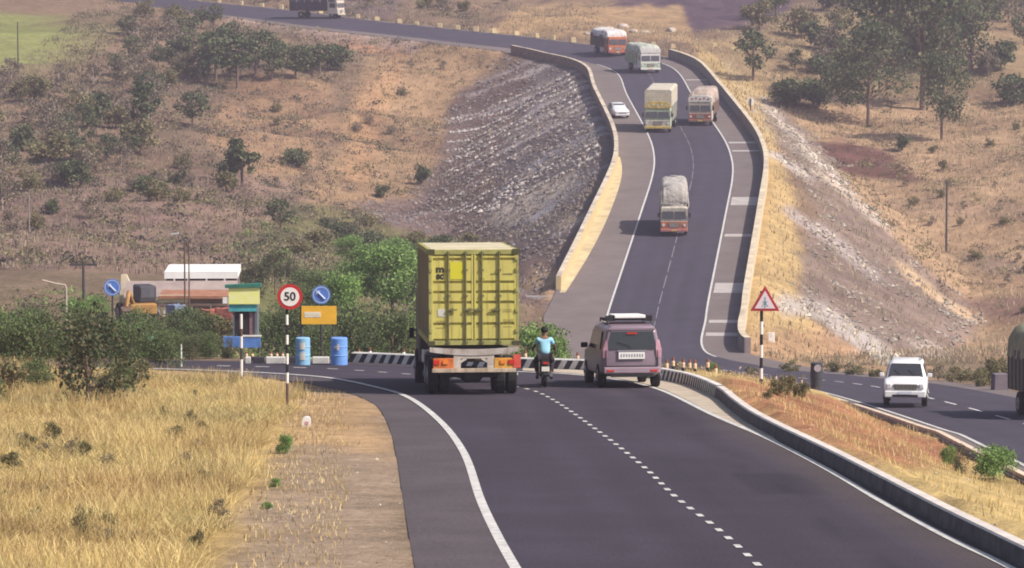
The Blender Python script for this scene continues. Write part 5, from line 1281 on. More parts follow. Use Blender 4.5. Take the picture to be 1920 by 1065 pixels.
def lobes_cloud(r, lobes, n, ls, cols, shell=.55):
    """n small leaf quads spread through ellipsoid lobes"""
    L = np.array(lobes, float); wgt = L[:, 3] * L[:, 4] * L[:, 5]; k = r.choice(len(L), n, p=wgt / wgt.sum())
    d = r.normal(size=(n, 3)); d /= np.linalg.norm(d, axis=1)[:, None]
    rad = (shell + (1 - shell) * r.random(n)) ** .8 * (1 + .16 * r.normal(size=n))
    c = L[k, :3] + d * rad[:, None] * L[k, 3:6]
    a = r.normal(size=(n, 3)); a /= np.linalg.norm(a, axis=1)[:, None]; b = np.cross(a, r.normal(size=(n, 3))); b /= np.linalg.norm(b, axis=1)[:, None]
    s = ls * r.uniform(.6, 1.4, n)[:, None]
    V = np.stack([c - a * s - b * s * .5, c + a * s * .2 - b * s * .7, c + a * s + b * s * .4, c - a * s * .2 + b * s * .7], 1).reshape(-1, 3)
    F_ = np.arange(4 * n).reshape(n, 4); cs = np.array(cols, float)
    tone = .75 + .5 * vnoise(c[:, 0] * 1.7 + 40, c[:, 2] * 1.7 + c[:, 1] + 40, 1 / max(ls * 9, .5), 2)
    cc = cs[r.integers(0, len(cs), n)] * tone[:, None]
    return V, F_, np.repeat(cc, 4, 0)
def crown_lobes(r, w, h0, h1, n, flat=1.0):
    out = []
    for _ in range(n):
        t = r.random(); z = h0 + (h1 - h0) * t; rr = w * .5 * math.sin(math.pi * (.18 + .72 * t)) ** .8
        a = r.random() * 6.283; q = rr * r.random() ** .5 * .85
        s = w * r.uniform(.13, .24)
        out.append((q * math.cos(a), q * math.sin(a), z, s, s, s * .75 * flat))
    return out
def trunk_mb(r, h, rad, w, nb=5, low=.35):
    mb = MB(); lean = r.uniform(-.08, .08) * h
    mb.tube([(0, 0, -.6), (lean * .3, 0, h * .35), (lean, .02 * h, h * .75)], [rad * 1.15, rad * .85, rad * .4], 7)
    for k in range(nb):
        a = r.random() * 6.283; z0 = h * r.uniform(low, .6); x0 = lean * z0 / h * .8; q = w * .36 * r.uniform(.6, 1)
        mb.tube([(x0, 0, z0), (x0 + q * .5 * math.cos(a), q * .5 * math.sin(a), z0 + h * .13), (x0 + q * math.cos(a), q * math.sin(a), z0 + h * .3)], [rad * .5, rad * .3, rad * .12], 5)
    return mb
G1 = [(.09, .12, .055), (.12, .15, .07), (.16, .185, .09), (.06, .08, .042), (.19, .185, .11)]
GB = [(.18, .30, .08), (.24, .37, .10), (.30, .40, .15), (.12, .20, .065)]
GD = [(.05, .065, .035), (.08, .10, .05), (.12, .13, .065), (.18, .16, .09)]
BR = [(.24, .18, .14), (.32, .25, .19), (.17, .14, .10), (.22, .21, .12), (.14, .11, .095)]
OL = [(.19, .18, .085), (.26, .23, .11), (.13, .125, .07), (.32, .26, .14)]
PROTO = {}
def proto(kind, var):
    """a hidden-from-nothing recipe: returns mesh data (crown, trunk) of unit height"""
    key = (kind, var)
    if key in PROTO: return PROTO[key]
    r = np.random.default_rng(abs(hash(kind)) % 1000 * 0 + sum(map(ord, kind)) * 7 + var)
    spec = dict(
        tree=(dict(w=.85, h0=.30, h1=.92, nl=18, n=900, ls=.032, cols=G1), .028, 6, .3),
        tall=(dict(w=.55, h0=.30, h1=.95, nl=16, n=1500, ls=.028, cols=G1), .024, 6, .25),
        big=(dict(w=.85, h0=.30, h1=.93, nl=30, n=4200, ls=.0155, cols=G1 + [(.12, .13, .08)]), .02, 10, .2),
        bush=(dict(w=1.25, h0=.22, h1=.78, nl=16, n=1300, ls=.045, cols=G1), .03, 5, .1),
        green=(dict(w=1.3, h0=.2, h1=.80, nl=22, n=4200, ls=.024, cols=GB), .03, 6, .1),
        near=(dict(w=1.5, h0=.16, h1=.80, nl=26, n=5200, ls=.022, cols=G1 + [(.13, .22, .065), (.17, .26, .08), (.14, .2, .07)] + OL[:1]), .03, 7, .1),
        dark=(dict(w=1.2, h0=.12, h1=.9, nl=20, n=2600, ls=.022, cols=GD), .03, 7, .1),
        dry=(dict(w=1.05, h0=.22, h1=.88, nl=22, n=620, ls=.036, cols=BR), .028, 9, .12),
        olive=(dict(w=1.2, h0=.2, h1=.8, nl=18, n=1300, ls=.040, cols=OL), .028, 7, .12))[kind]
    q, tr, nb, low = spec
    lb = crown_lobes(r, q['w'], q['h0'], q['h1'], q['nl'])
    V, F_, cc = lobes_cloud(r, lb, q['n'], q['ls'], q['cols'], .35)
    o = np_mesh('crown', V, F_, M_leaf, col=cc); cm = o.data; bpy.data.objects.remove(o)
    mb = trunk_mb(r, 1.0, tr, q['w'], nb, low); o = mb.build('trunk', M_barkp if kind == 'dry' else M_bark); tm = o.data; bpy.data.objects.remove(o)
    PROTO[key] = (cm, tm); return PROTO[key]
NAMES = dict(tree='tree', tall='tree', big='tree', bush='bush', green='bush', near='bush', dark='bush', dry='dry_tree', olive='bush')
def plant(px, py, hpx, kind, label, group=None, wide=1.0, var=None, s=None, name=None):
    if s is None:
        p, s = hit(px, py); 
    else: p = P(px, py, s)
    p = np.array(p); g_ = float(gz(p[0], p[1]))
    if abs(g_ - p[2]) < 1.5: p[2] = g_ - .03
    h = hpx / s; nm = name or NAMES[kind]; var = int(px * 7 + py) % 3 if var is None else var
    T = empty(nm, p, random.random() * 6.28, label, {'dry_tree': 'tree'}.get(nm, nm.replace('_', ' ')), group)
    T.scale = (h * wide, h * wide, h)
    cm, tm = proto(kind, var)
    for n_, d in (('crown', cm), ('trunk', tm)):
        o = bpy.data.objects.new(n_, d); COL.objects.link(o); o.parent = T
    return T
# single plants worth pointing at
plant(455, 352, 108, 'tall', 'upright dark green tree standing alone in the middle of the left hillside', wide=1.15, var=0)
plant(272, 272, 118, 'tall', 'dark green tree on the left hillside, just left of the small forked tree')
plant(362, 238, 75, 'tree', 'small forked green tree on the left hillside beside the bare orange patch')
plant(140, 352, 62, 'bush', 'dark bush on the left hillside above the grey pole')
plant(525, 432, 66, 'tree', 'small grey-green tree above the green thicket, right of the lone upright tree')
plant(792, 345, 42, 'bush', 'small green bush at the left foot of the rock embankment')
plant(716, 372, 30, 'bush', 'tiny dark bush left of the rock embankment')
plant(560, 312, 40, 'bush', 'low dark bush right of the lone upright tree', wide=1.3)
plant(1412, 150, 95, 'tree', 'blue-green tree just outside the top of the right parapet', wide=1.1)
plant(1480, 196, 60, 'bush', 'wide low grey-green bush under the blue-green tree right of the far road', wide=1.3, var=1)
plant(1535, 200, 62, 'bush', 'wide low grey bush next to the large trees on the right', wide=1.2, var=2)
plant(1627, 238, 190, 'big', 'tree with a leaning pale trunk at the left front of the large right-hand grove', var=0)
plant(1765, 262, 165, 'big', 'slender tree at the front of the right-hand grove with thin dark trunk', var=1, wide=.85)
plant(1728, 205, 285, 'big', 'tallest broad tree of the right-hand grove', var=2, wide=.95)
plant(1650, 150, 230, 'big', 'broad tree behind the leaning one in the right-hand grove', var=1, wide=.9)
plant(1820, 130, 200, 'big', 'pale green tree at the back right of the right-hand grove', var=0, wide=.9)
plant(1692, 282, 36, 'bush', 'small green bush on the golden slope below the right-hand grove')
plant(1900, 195, 66, 'bush', 'dark bush at the right edge of the photo on the golden slope', wide=1.2)
plant(168, 778, 195, 'dark', 'ragged dark leafy bush rising from the dry grass at far left', wide=.82, s=74, var=0)
plant(1015, 668, 112, 'green', 'round green bush between the container truck and the motorcyclist', wide=.85, s=46, var=1)
plant(1047, 645, 74, 'green', 'smaller green bush just above the motorcyclist', wide=.7, s=44, var=0)
plant(1862, 890, 74, 'green', 'bright green bush on the median at the right edge', wide=1.1, s=69, var=2)
plant(1797, 905, 66, 'dark', 'narrow dark plant on the median left of the bright green bush', wide=.45, s=74)
plant(1778, 858, 48, 'green', 'small yellow-green plant on the median beside the kerb end', wide=.6, s=67)
plant(1338, 712, 32, 'green', 'small green plant left of the triangular sign', wide=.7, s=50)
plant(436, 730, 28, 'dark', 'small dark tuft in the grass at the foot of the banded pole', wide=.9, s=66)
plant(535, 882, 40, 'green', 'low green weed at the edge of the dirt verge', wide=.8, s=90, var=0)
plant(516, 918, 22, 'green', 'small green weed below the larger weed on the dirt verge', wide=.9, s=102, var=1)
plant(502, 955, 18, 'green', 'tiny green sprig on the dirt verge, lowest of the weeds', wide=1.1, s=110, var=2)
plant(98, 850, 46, 'dark', 'dark drooping weed in the grass, left of its smaller neighbour', wide=.7, s=88)
plant(158, 868, 36, 'dark', 'smaller dark weed in the left grass, right of the drooping weed', wide=.7, s=92)
plant(368, 862, 34, 'dry', 'grey dry tuft in the middle of the gold grass', wide=.9, s=90)
plant(150, 1030, 62, 'dark', 'dark weed at the bottom left of the gold grass', wide=.5, s=122)
plant(205, 1010, 36, 'dark', 'dark sprig above the pale litter at bottom left', wide=.9, s=118, var=1)
for x, y, h in ((1462, 742, 44), (1500, 748, 40), (1440, 748, 26), (1482, 735, 36)):
    p_, s_ = hit(x, y); plant(x, y, h, 'olive', 'dry olive shrub on the median behind the triangular sign', 'dry olive shrubs behind the triangular sign', wide=.8, s=s_)
for x, y, h in ((1856, 722, 60), (1885, 712, 46), (1838, 728, 40)):
    plant(x, y, h, 'olive', 'yellowish olive shrub on the verge behind the concrete block', 'yellowish shrubs behind the concrete block', wide=.8)
for x, y, h in ((1562, 700, 26), (1600, 706, 28), (1480, 700, 26), (1410, 706, 22), (1800, 716, 36), (1760, 714, 32), (1640, 710, 22)):
    plant(x, y, h, 'olive' if x != 1760 else 'dry', 'low dry shrub on the far verge of the right carriageway', 'low dry shrubs on the far verge of the right carriageway', wide=1.3)
# thicket in the middle
for k, (x, y, h, kd, w_, s) in enumerate(((735, 575, 118, 'green', 1.05, 33), (662, 560, 82, 'green', .9, 33), (790, 570, 110, 'green', .8, 32), (700, 520, 66, 'green', 1.1, 29), (830, 600, 110, 'near', .9, 34), (620, 520, 60, 'green', 1.1, 29), (660, 490, 50, 'green', 1.2, 27), (745, 500, 60, 'green', 1.2, 27), (580, 570, 70, 'near', 1, 34), (640, 600, 90, 'green', .9, 37), (800, 500, 50, 'near', 1.2, 27))):
    plant(x, y, h, kd, 'bright green feathery bush at the top of the thicket left of the container truck', 'bright green bushes of the thicket', w_, k % 3, s)
for k, (x, y, h, w_, s) in enumerate(((660, 668, 120, .9, 45), (735, 672, 118, .8, 46), (600, 672, 84, .9, 46), (790, 672, 130, .7, 45), (690, 630, 100, .9, 40), (555, 668, 110, .7, 44), (620, 620, 82, .9, 38), (520, 670, 90, .8, 44), (575, 600, 70, 1, 36), (505, 610, 70, .8, 37), (760, 628, 90, 1, 40))):
    plant(x, y, h, 'near', 'dark green bush in the dense thicket behind the drums and signs', 'dark green bushes of the thicket behind the drums', w_, k % 3, s)
for k, (x, y, h, w_, s) in enumerate(((478, 522, 66, .8, 30), (516, 520, 56, .9, 30), (545, 500, 44, .9, 28), (470, 560, 44, 1, 33))):
    plant(x, y, h, 'dark', 'dark spreading bush right of the white-roofed shed', 'dark bushes right of the shed', w_, k % 3, s)
for k, (x, y, h, w_) in enumerate(((600, 470, 44, 1.2), (650, 450, 40, 1.3), (560, 480, 40, 1.2), (700, 470, 44, 1.3), (770, 468, 40, 1.4), (830, 470, 34, 1.5), (880, 460, 26, 1.4), (620, 430, 28, 1.2), (690, 425, 26, 1.3))):
    plant(x, y, h, 'bush' if k % 2 else 'olive', 'low bush on the slope above the thicket', 'low bushes above the thicket', w_, k % 3)
# bushes at far left behind the dry grass
for k, (x, y, h, kd, w_, s) in enumerate(((20, 700, 100, 'near', .8, 60), (80, 700, 110, 'near', .75, 60), (245, 702, 90, 'near', .8, 59), (300, 697, 74, 'near', .8, 59), (35, 672, 100, 'near', .8, 55), (110, 670, 110, 'dark', .8, 55),
        (180, 690, 104, 'dark', .8, 57), (255, 668, 80, 'near', .8, 54), (215, 660, 80, 'green', .7, 52), (325, 672, 60, 'near', .8, 54), (-30, 690, 120, 'near', .8, 58), (60, 640, 90, 'near', .9, 46), (150, 640, 96, 'green', .8, 46))):
    plant(x, y, h, kd, 'tangled green bush in the belt behind the gold grass at far left', 'tangled bushes behind the gold grass', w_, k % 3, s)
for k, (x, y, h, kd, w_, s) in enumerate(((20, 745, 70, 'olive', .9, 70), (70, 735, 66, 'near', .8, 68), (225, 745, 64, 'near', .8, 69), (265, 728, 50, 'olive', .9, 66), (120, 728, 60, 'dry', .8, 66), (-20, 770, 60, 'near', .9, 74), (195, 770, 60, 'dark', .7, 73))):
    plant(x, y, h, kd, 'low bush straggling into the gold grass at far left', 'low bushes straggling into the gold grass', w_, k % 3, s)
for k, (x, y, h, kd, w_, s) in enumerate(((360, 690, 48, 'dark', .8, 56), (395, 688, 52, 'near', .7, 55), (428, 686, 44, 'dark', .7, 55), (385, 660, 60, 'near', .8, 50), (340, 650, 50, 'olive', .9, 48), (420, 650, 56, 'olive', .8, 48))):
    plant(x, y, h, kd, 'low bush beside the kiosk and left of the banded pole', 'low bushes left of the kiosk', w_, k % 3, s)
for k, (x, y, h, kd, w_, s) in enumerate(((315, 640, 62, 'olive', 1, 41), (345, 644, 74, 'near', .8, 42), (380, 644, 70, 'near', .8, 42), (412, 642, 66, 'olive', .9, 42), (262, 648, 88, 'near', .8, 45), (290, 626, 40, 'near', 1, 43), (240, 630, 40, 'dry', .9, 43), (180, 560, 46, 'green', 1, 34), (140, 565, 44, 'green', .9, 34), (100, 600, 60, 'dry', .9, 40), (40, 600, 56, 'dry', 1.1, 40), (0, 590, 70, 'olive', 1, 39), (60, 560, 44, 'dry', 1.2, 34))):
    plant(x, y, h, kd, 'bush in front of the sheds and digger', 'bushes in front of the sheds and digger', w_, k % 3, s)
# dry wood on the upper left hillside
rr = np.random.default_rng(21)
def fill(poly, n, kinds, h0, h1, label, group, wide=(.8, 1.2), mind=14):
    poly = np.array(poly, float); done = []
    lo, hi = poly.min(0), poly.max(0); tries = 0
    while len(done) < n and tries < 4000:
        tries += 1; q = lo + (hi - lo) * rr.random(2)
        if not inpoly(q[0], q[1], poly): continue
        if any(abs(q[0] - d[0]) < mind * 1.3 and abs(q[1] - d[1]) < mind * .6 for d in done): continue
        done.append(q); kd = kinds[int(rr.integers(len(kinds)))]
        sc_ = .8 + .5 * (q[1] + 20) / 350
        plant(q[0], q[1], rr.uniform(h0, h1) * sc_, kd, label[kd], group[kd], rr.uniform(*wide), int(rr.integers(3)))
A = 'on the scrubby upper left hillside'
fill([(-30, 150), (170, 130), (180, 60), (300, 20), (480, 60), (500, 130), (430, 165), (340, 215), (300, 300), (150, 340), (-30, 420)], 84, ['dry', 'dry', 'bush', 'olive', 'olive', 'dry', 'dry', 'tree'], 30, 58,
     dict(dry='leafless brown thorn tree ' + A, bush='dark green bush ' + A, tree='small dark green tree ' + A, olive='olive-brown bush ' + A),
     dict(dry='leafless trees of the upper left hillside', bush='dark bushes of the upper left hillside', tree='small trees of the upper left hillside', olive='olive bushes of the upper left hillside'))
for k, (x, y, h, kd) in enumerate(((405, 150, 110, 'tree'), (445, 165, 110, 'tree'), (480, 140, 90, 'tree'), (555, 148, 70, 'tree'), (600, 138, 62, 'tree'), (638, 132, 58, 'bush'), (520, 120, 60, 'bush'), (575, 130, 60, 'bush'), (510, 150, 66, 'tree'), (620, 125, 50, 'tree'))):
    plant(x, y, h * .95, kd, 'dark green tree in the clump below the upper road and its cream-cabbed lorry', 'green clump below the upper road', 1.1, k % 3)
B = 'on the left hillside above the sheds'
fill([(-30, 430), (150, 350), (300, 310), (420, 300), (440, 390), (260, 430), (0, 470)], 15, ['dry', 'olive', 'bush'], 20, 36,
     dict(dry='small brown leafless shrub ' + B, bush='small dark bush ' + B, olive='small olive shrub ' + B), dict(dry='brown shrubs above the sheds', bush='dark bushes above the sheds', olive='olive shrubs above the sheds'))
C_ = 'on the tan slope between the left hillside and the rock embankment'
fill([(480, 190), (660, 130), (860, 110), (830, 200), (740, 340), (560, 380), (480, 330)], 14, ['olive', 'dry'], 10, 20, dict(dry='tiny brown shrub ' + C_, olive='tiny olive shrub ' + C_), dict(dry='tiny brown shrubs of the tan slope', olive='tiny shrubs of the tan slope'))
D_ = 'on the wooded slope right of the top bend'
fill([(1400, 70), (1480, 10), (1960, 0), (1960, 110), (1800, 160), (1560, 175), (1470, 140)], 46, ['olive', 'tree', 'dry', 'bush', 'olive'], 40, 78, dict(dry='leafless brownish tree ' + D_, bush='grey-green bush ' + D_, tree='dark green tree ' + D_, olive='olive-tan bush ' + D_),
     dict(dry='leafless trees right of the top bend', bush='bushes right of the top bend', tree='trees right of the top bend', olive='olive bushes right of the top bend'))
E_ = 'on the golden slope at right'
fill([(1600, 300), (1940, 230), (1940, 640), (1880, 600), (1760, 470)], 20, ['olive', 'dry'], 8, 18, dict(dry='tiny brown shrub ' + E_, bush='tiny dark shrub ' + E_, olive='tiny olive shrub ' + E_), dict(dry='brown shrubs of the golden slope', bush='dark shrubs of the golden slope', olive='olive shrubs of the golden slope'))
Fq_ = 'on the bank above the upper road'
fill([(380, -10), (900, 34), (1100, 50), (1100, 20), (800, -14), (380, -40)], 16, ['dry', 'olive'], 20, 36, dict(dry='brown leafless shrub ' + Fq_, olive='olive shrub ' + Fq_), dict(dry='brown shrubs above the upper road', olive='olive shrubs above the upper road'))

# ---------------------------------------------------------------- ground cover, uncountable
def blades(name, n, xr, yr, mask, h, wd, cols, m, clump=.5, seed=1, lean=.35, power=1.0, edge=60, pale=1.0):
    r = np.random.default_rng(seed); x = r.uniform(*xr, n * 3); y = yr[0] + (yr[1] - yr[0]) * r.random(n * 3) ** power
    z = gz(x, y); px, py = proj(x, y, z)
    jx_ = px + (vnoise(x, y, .9, 3) - .5) * edge; k = mask(jx_, py, x, y) & (vnoise(x + 50, y, .5, 3) + r.random(n * 3) * (1 - clump) > .5)
    x, y, z = x[k][:n], y[k][:n], z[k][:n]; n = len(x)
    hh = h * r.uniform(.45, 1.25, n) * (.55 + .9 * vnoise(x, y, .45, 2)); a = r.random(n) * 6.283; l_ = lean * hh * r.uniform(.2, 1.6, n); w_ = wd * r.uniform(.6, 1.5, n)
    b = r.random(n) * 6.283; wx, wy = np.cos(b) * w_ / 2, np.sin(b) * w_ / 2; dx, dy = np.cos(a) * l_, np.sin(a) * l_
    base = np.stack([x, y, z - .03], 1)
    V = np.stack([base + np.stack([-wx, -wy, 0 * x], 1), base + np.stack([wx, wy, 0 * x], 1), base + np.stack([dx + wx * .35, dy + wy * .35, hh], 1), base + np.stack([dx - wx * .35, dy - wy * .35, hh], 1)], 1).reshape(-1, 3)
    cs = np.array(cols); tone = .7 + .6 * vnoise(x + 9, y, .6, 3)
    ci = np.clip((vnoise(x + 70, y, .35, 3) * 1.6 - .3 + r.normal(size=n) * .25) * len(cs), 0, len(cs) - 1).astype(int)
    o = np_mesh(name, V, np.arange(4 * n).reshape(n, 4), m, col=np.repeat(cs[ci] * tone[:, None], 4, 0))
    return tag(o, kind='stuff')
STR = [(.38, .26, .13), (.60, .44, .19), (.70, .53, .23), (.78, .63, .32), (.73, .58, .27), (.56, .47, .19), (.44, .33, .18)]
vl = [(-900, 1500), (-900, 690), (250, 702), (500, 722), (540, 745), (500, 800), (465, 870), (425, 960), (385, 1065), (330, 1500)]
gm_ = lambda a, b_, x, y: inpoly(a, b_, vl) & ~inside_near(x, y)
STB = [(.40, .29, .14), (.52, .40, .19), (.62, .48, .22), (.70, .56, .26), (.64, .50, .22), (.48, .42, .18), (.36, .28, .15)]
o = blades('dry_grass', 170000, (-19, -2.2), (48, 112), gm_, .20, .016, STB, M_straw, .1, 3, power=1.15, edge=110, lean=1.3); tag(o, 'tangled short dry grass covering the bank at lower left', 'grass')
o = blades('tall_grass', 70000, (-19, -2.2), (48, 112), lambda a, b_, x, y: gm_(a, b_, x, y) & (vnoise(x + 200, y * .6, .33, 3) > .47), .42, .011, STR, M_straw, .9, 33, power=1.15, edge=130, lean=.55); tag(o, 'taller pale straw standing in patches on the bank at lower left', 'grass')
rg_ = np.random.default_rng(77)
for k in range(26):
    x, y = rg_.uniform(-10, 440), rg_.uniform(735, 1050)
    if not inpoly(x, y, vl): continue
    plant(x, y, rg_.uniform(.18, .42) * splane(y), ['olive', 'dry', 'olive', 'dark'][k % 4], 'small ' + ['olive', 'brown', 'olive', 'dark green'][k % 4] + ' weed among the gold grass at lower left', 'small weeds among the gold grass', rg_.uniform(.6, 1.1), k % 3, splane(y), name='weed')
o = blades('short_grass', 9000, (-10, -.5), (48, 112), lambda a, b_, x, y: inpoly(a, b_, [(430, 1500), (440, 1065), (470, 940), (500, 850), (540, 770), (560, 725), (640, 735), (650, 850), (640, 1065), (620, 1500)]) & ~inside_near(x, y), .10, .02, STR[:4] + [(.30, .22, .15)], M_straw, .2, 4); tag(o, 'thin short dry grass over the dirt verge', 'grass')
o = blades('median_grass', 13000, (2, 19), (50, 170), lambda a, b_, x, y: inpoly(a, b_, [(1290, 715), (1345, 722), (1400, 745), (1500, 800), (1950, 1010), (2300, 1200), (2300, 1000), (1990, 900), (1850, 852), (1700, 800), (1500, 730), (1400, 700), (1290, 690)]) & ~inside_near(x, y), .17, .018, STR[1:5] + [(.50, .32, .19), (.44, .40, .18)], M_straw, .8, 5, edge=90); tag(o, 'dry gold and russet grass on the median', 'grass')
fm = lambda a, b_, x, y: (y > 240)
def slope_mask(a, b_, x, y):
    idx, off = opp_near(x, y); dist = np.where(off < 0, -off - SHL[idx] - .6, off - SHR[idx] - .6)
    near_road = dist < .3
    rock = (inpoly(a, b_, ER) | inpoly(a, b_, EL)) & (dist > 0)
    return ~near_road & ~inpoly(a, b_, [(1130, 62), (1120, 20), (1190, -20), (1500, -20), (1480, 20), (1390, 50), (1300, 60), (1220, 45), (1160, 45)]) & (~rock | (vnoise(x + 33, y, .14, 3) > .56))
noRB = lambda a, b_, x, y: slope_mask(a, b_, x, y) & ~inpoly(a, b_, RB)
o = blades('hill_grass', 34000, (12, 62), (236, 560), noRB, .36, .09, [(.28, .21, .14), (.38, .29, .20), (.48, .38, .25), (.53, .43, .28), (.34, .31, .19)], M_straw, .5, 7); tag(o, 'dry golden tufts over the right-hand slopes', 'grass')
o = blades('hill_grass', 52000, (-60, 12), (236, 560), slope_mask, .34, .09, [(.18, .135, .105), (.26, .20, .15), (.33, .26, .19), (.38, .29, .20), (.27, .25, .15)], M_straw, .5, 6); tag(o, 'dry brown tufts over the left-hand slopes', 'grass')
def rubble(name, n, mask, s0, s1, cols, seed, xr=(-30, 62), yr=(236, 470)):
    r = np.random.default_rng(seed); x = r.uniform(*xr, n * 6); y = r.uniform(*yr, n * 6); z = gz(x, y); px, py = proj(x, y, z); k = mask(px, py, x, y); x, y, z = x[k][:n], y[k][:n], z[k][:n]; n = len(x)
    B = np.array([(1, 0, 0), (.3, .9, 0), (-.8, .6, 0), (-.8, -.6, 0), (.3, -.9, 0), (.1, .1, .75), (-.1, 0, -.7)], float)
    s_ = r.uniform(0, 1, n) ** 2.2 * (s1 - s0) + s0; V = B[None] * (s_[:, None, None] * r.uniform(.65, 1.35, (n, 7, 3))); a = r.random(n) * 6.28
    Vx = V[..., 0] * np.cos(a)[:, None] - V[..., 1] * np.sin(a)[:, None]; Vy = V[..., 0] * np.sin(a)[:, None] + V[..., 1] * np.cos(a)[:, None]
    V = np.stack([Vx, Vy, V[..., 2]], -1) + np.stack([x, y, z], 1)[:, None]
    f = np.array([(i, (i + 1) % 5, 5) for i in range(5)] + [((i + 1) % 5, i, 6) for i in range(5)]); Fm = (f[None] + 7 * np.arange(n)[:, None, None]).reshape(-1, 3)
    cs = np.array(cols)[r.integers(0, len(cols), n)] * r.uniform(.8, 1.2, n)[:, None]
    o = np_mesh(name, V.reshape(-1, 3), Fm, mat('rubble_stone', (.3, .3, .3), .95, .15, 1.5, attr='Col'), col=np.repeat(cs, 7, 0)); return tag(o, kind='stuff')
def er_mask(a, b_, x, y):
    idx, off = opp_near(x, y); return (off - SHR[idx] > 2) & inpoly(a + (vnoise(x, y, .2, 3) - .5) * 110, b_, ER) & (vnoise(x + 33, y, .14, 3) < .60)
def el_mask(a, b_, x, y):
    idx, off = opp_near(x, y); return (-off - SHL[idx] > 1.5) & inpoly(a + (vnoise(x, y, .2, 3) - .5) * 90, b_, EL)
MV = [(.15, .12, .11), (.19, .155, .14), (.11, .09, .085), (.24, .20, .18), (.17, .13, .115)]
o = rubble('rubble', 5500, er_mask, .08, .34, [(.24, .20, .165), (.30, .25, .20), (.18, .15, .13), (.36, .31, .26), (.26, .20, .16)], 8, (15, 50)); tag(o, 'grey-mauve rubble on the embankment right of the far road', 'rubble')
o = rubble('rubble', 6500, el_mask, .10, .30, MV + [(.16, .15, .16)], 9, (-16, 14)); tag(o, 'mauve broken rock on the embankment left of the far road', 'rubble')
_sy = [(346, 1.2), (349.5, .7), (353, 1.0), (357, .8), (362, .5), (371, .7), (381, .6), (388, .9), (393.5, 1.1), (399, .9), (404, 1.2), (409.5, .9), (415, 1.2), (421, 1.0), (427, 1.3), (433, .9), (439, 1.2)]
def st_mask(a, b_, x, y):
    idx, off = opp_near(x, y); m = np.zeros(a.shape, bool); yy = y + (vnoise(x, y, .25, 2) - .5) * 2.2 - .12 * (x - 5)
    for q, w_ in _sy: m |= (np.abs(yy - q) < w_ * .42 * (.4 + 1.2 * vnoise(x * .7, y, .5, 2)))
    return el_mask(a, b_, x, y) & m & (b_ < 400) & (a > 835)
o = rubble('pale_rubble', 5200, st_mask, .12, .34, [(.36, .32, .295), (.44, .39, .36), (.28, .25, .24)], 10, (-16, 14), (330, 460)); tag(o, 'pale stone streaks running down the left embankment', 'rubble')
cz = [([(1432, 186), (1470, 235), (1492, 255), (1520, 290), (1560, 325), (1600, 375), (1660, 425)], 6), ([(1448, 288), (1490, 315), (1510, 330)], 5), ([(1480, 395), (1560, 450), (1640, 520)], 8), ([(1470, 570), (1540, 585), (1590, 620), (1670, 675)], 15), ([(1530, 320), (1570, 350), (1610, 385)], 4)]
def ch_mask(a, b_, x, y):
    m = np.zeros(a.shape, bool)
    for pts, w_ in cz:
        pts = np.array(pts, float)
        for u, v in zip(pts[:-1], pts[1:]):
            t = np.clip(((a - u[0]) * (v - u)[0] + (b_ - u[1]) * (v - u)[1]) / ((v - u) ** 2).sum(), 0, 1); m |= np.hypot(a - u[0] - t * (v - u)[0], b_ - u[1] - t * (v - u)[1]) < w_
    return m & (x > 12)
o = rubble('pale_rubble', 1500, ch_mask, .12, .40, [(.48, .42, .35), (.56, .49, .40), (.40, .35, .29)], 12, (15, 50)); tag(o, 'pale stone chutes running down the right embankment', 'rubble')
o = rubble('stones', 500, lambda a, b_, x, y: ~inside_near(x, y) & (inpoly(a, b_, [(430, 1065), (520, 870), (560, 740), (740, 800), (770, 1065)]) | inpoly(a, b_, [(1345, 730), (1560, 740), (1850, 850), (1900, 1000), (1500, 820)])), .015, .045, [(.35, .28, .22), (.44, .36, .30), (.22, .17, .15)], 13, (-8, 16), (50, 125)); tag(o, 'small loose stones on the dirt verges', 'stones')
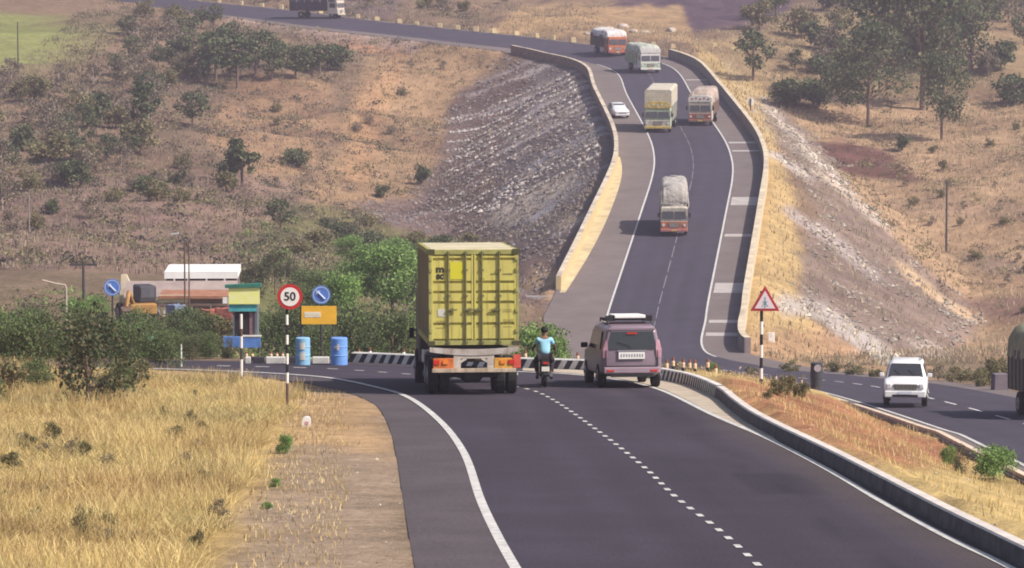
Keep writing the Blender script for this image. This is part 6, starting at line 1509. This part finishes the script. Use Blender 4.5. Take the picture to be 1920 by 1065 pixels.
# clods and low scrub in the hillside ground
def scrub(name, n, poly, s0, s1, cols, seed, label, xr=(-60, 60), yr=(236, 560)):
    r = np.random.default_rng(seed); x = r.uniform(*xr, n * 8); y = r.uniform(*yr, n * 8); z = gz(x, y); px, py = proj(x, y, z)
    k = inpoly(px, py, poly) & slope_mask(px, py, x, y) & (vnoise(x, y, .12, 3) + .3 * r.random(n * 8) > .55); x, y, z = x[k][:n], y[k][:n], z[k][:n]; n = len(x)
    nl = 26; sz = r.uniform(0, 1, n) ** 2 * (s1 - s0) + s0; d = r.normal(size=(n, nl, 3)) * np.array([.55, .55, .38]); d[..., 2] = np.abs(d[..., 2])
    c = np.stack([x, y, z], 1)[:, None] + d * sz[:, None, None]; c = c.reshape(-1, 3); a = r.normal(size=c.shape); b_ = r.normal(size=c.shape); ls = np.repeat(sz * .2, nl)[:, None]
    a /= np.linalg.norm(a, axis=1)[:, None]; b_ /= np.linalg.norm(b_, axis=1)[:, None]
    V = np.stack([c - a * ls, c + b_ * ls, c + a * ls], 1).reshape(-1, 3); cc = np.array(cols)[np.repeat(r.integers(0, len(cols), n), nl)] * r.uniform(.7, 1.3, (n * nl, 1))
    o = np_mesh(name, V, np.arange(len(V)).reshape(-1, 3), M_leaf, col=np.repeat(cc, 3, 0)); return tag(o, label, 'scrub', kind='stuff')
scrub('scrub', 4600, [(-60, -40), (900, -40), (900, 90), (840, 250), (760, 400), (600, 560), (-60, 560)], .3, 1.0, BR + OL + [(.07, .065, .06), (.08, .09, .05), (.06, .05, .05)], 31, 'low brown and olive scrub dotted over the left hillside')
scrub('scrub', 1500, [(1380, -40), (1980, -40), (1980, 680), (1780, 560), (1600, 380), (1420, 160)], .25, .9, OL + BR + [(.08, .09, .05)], 32, 'low olive scrub dotted over the right-hand slopes')
scrub('undergrowth', 1600, [(460, 400), (900, 430), (960, 560), (900, 720), (-60, 720), (-60, 540), (400, 560)], .25, .8, G1 + OL + GB[:2], 33, 'green undergrowth around the thicket and sheds', (-40, 4), (128, 330))
scrub('verge_scrub', 500, [(1230, 660), (1420, 650), (1960, 690), (1960, 760), (1560, 745), (1230, 720)], .15, .5, OL + BR, 34, 'low dry scrub on the verges of the right carriageway', (2, 40), (118, 260))

# ================================================================ air
M_h = bpy.data.materials.new('haze'); M_h.use_nodes = True; t = M_h.node_tree
for n in list(t.nodes):
    if n.type == 'BSDF_PRINCIPLED': t.nodes.remove(n)
pv = t.nodes.new('ShaderNodeVolumePrincipled'); pv.inputs['Color'].default_value = (.86, .76, .92, 1); pv.inputs['Density'].default_value = .00036; pv.inputs['Anisotropy'].default_value = .1
t.links.new(pv.outputs[0], [n for n in t.nodes if n.type == 'OUTPUT_MATERIAL'][0].inputs['Volume'])
mb = MB(); mb.bx(-270, 270, -10, 1310, float(GZ.min()) - 2, 150); hz = mb.build('haze', M_h); tag(hz, kind='stuff', label='thin violet haze over the whole valley', cat='haze')
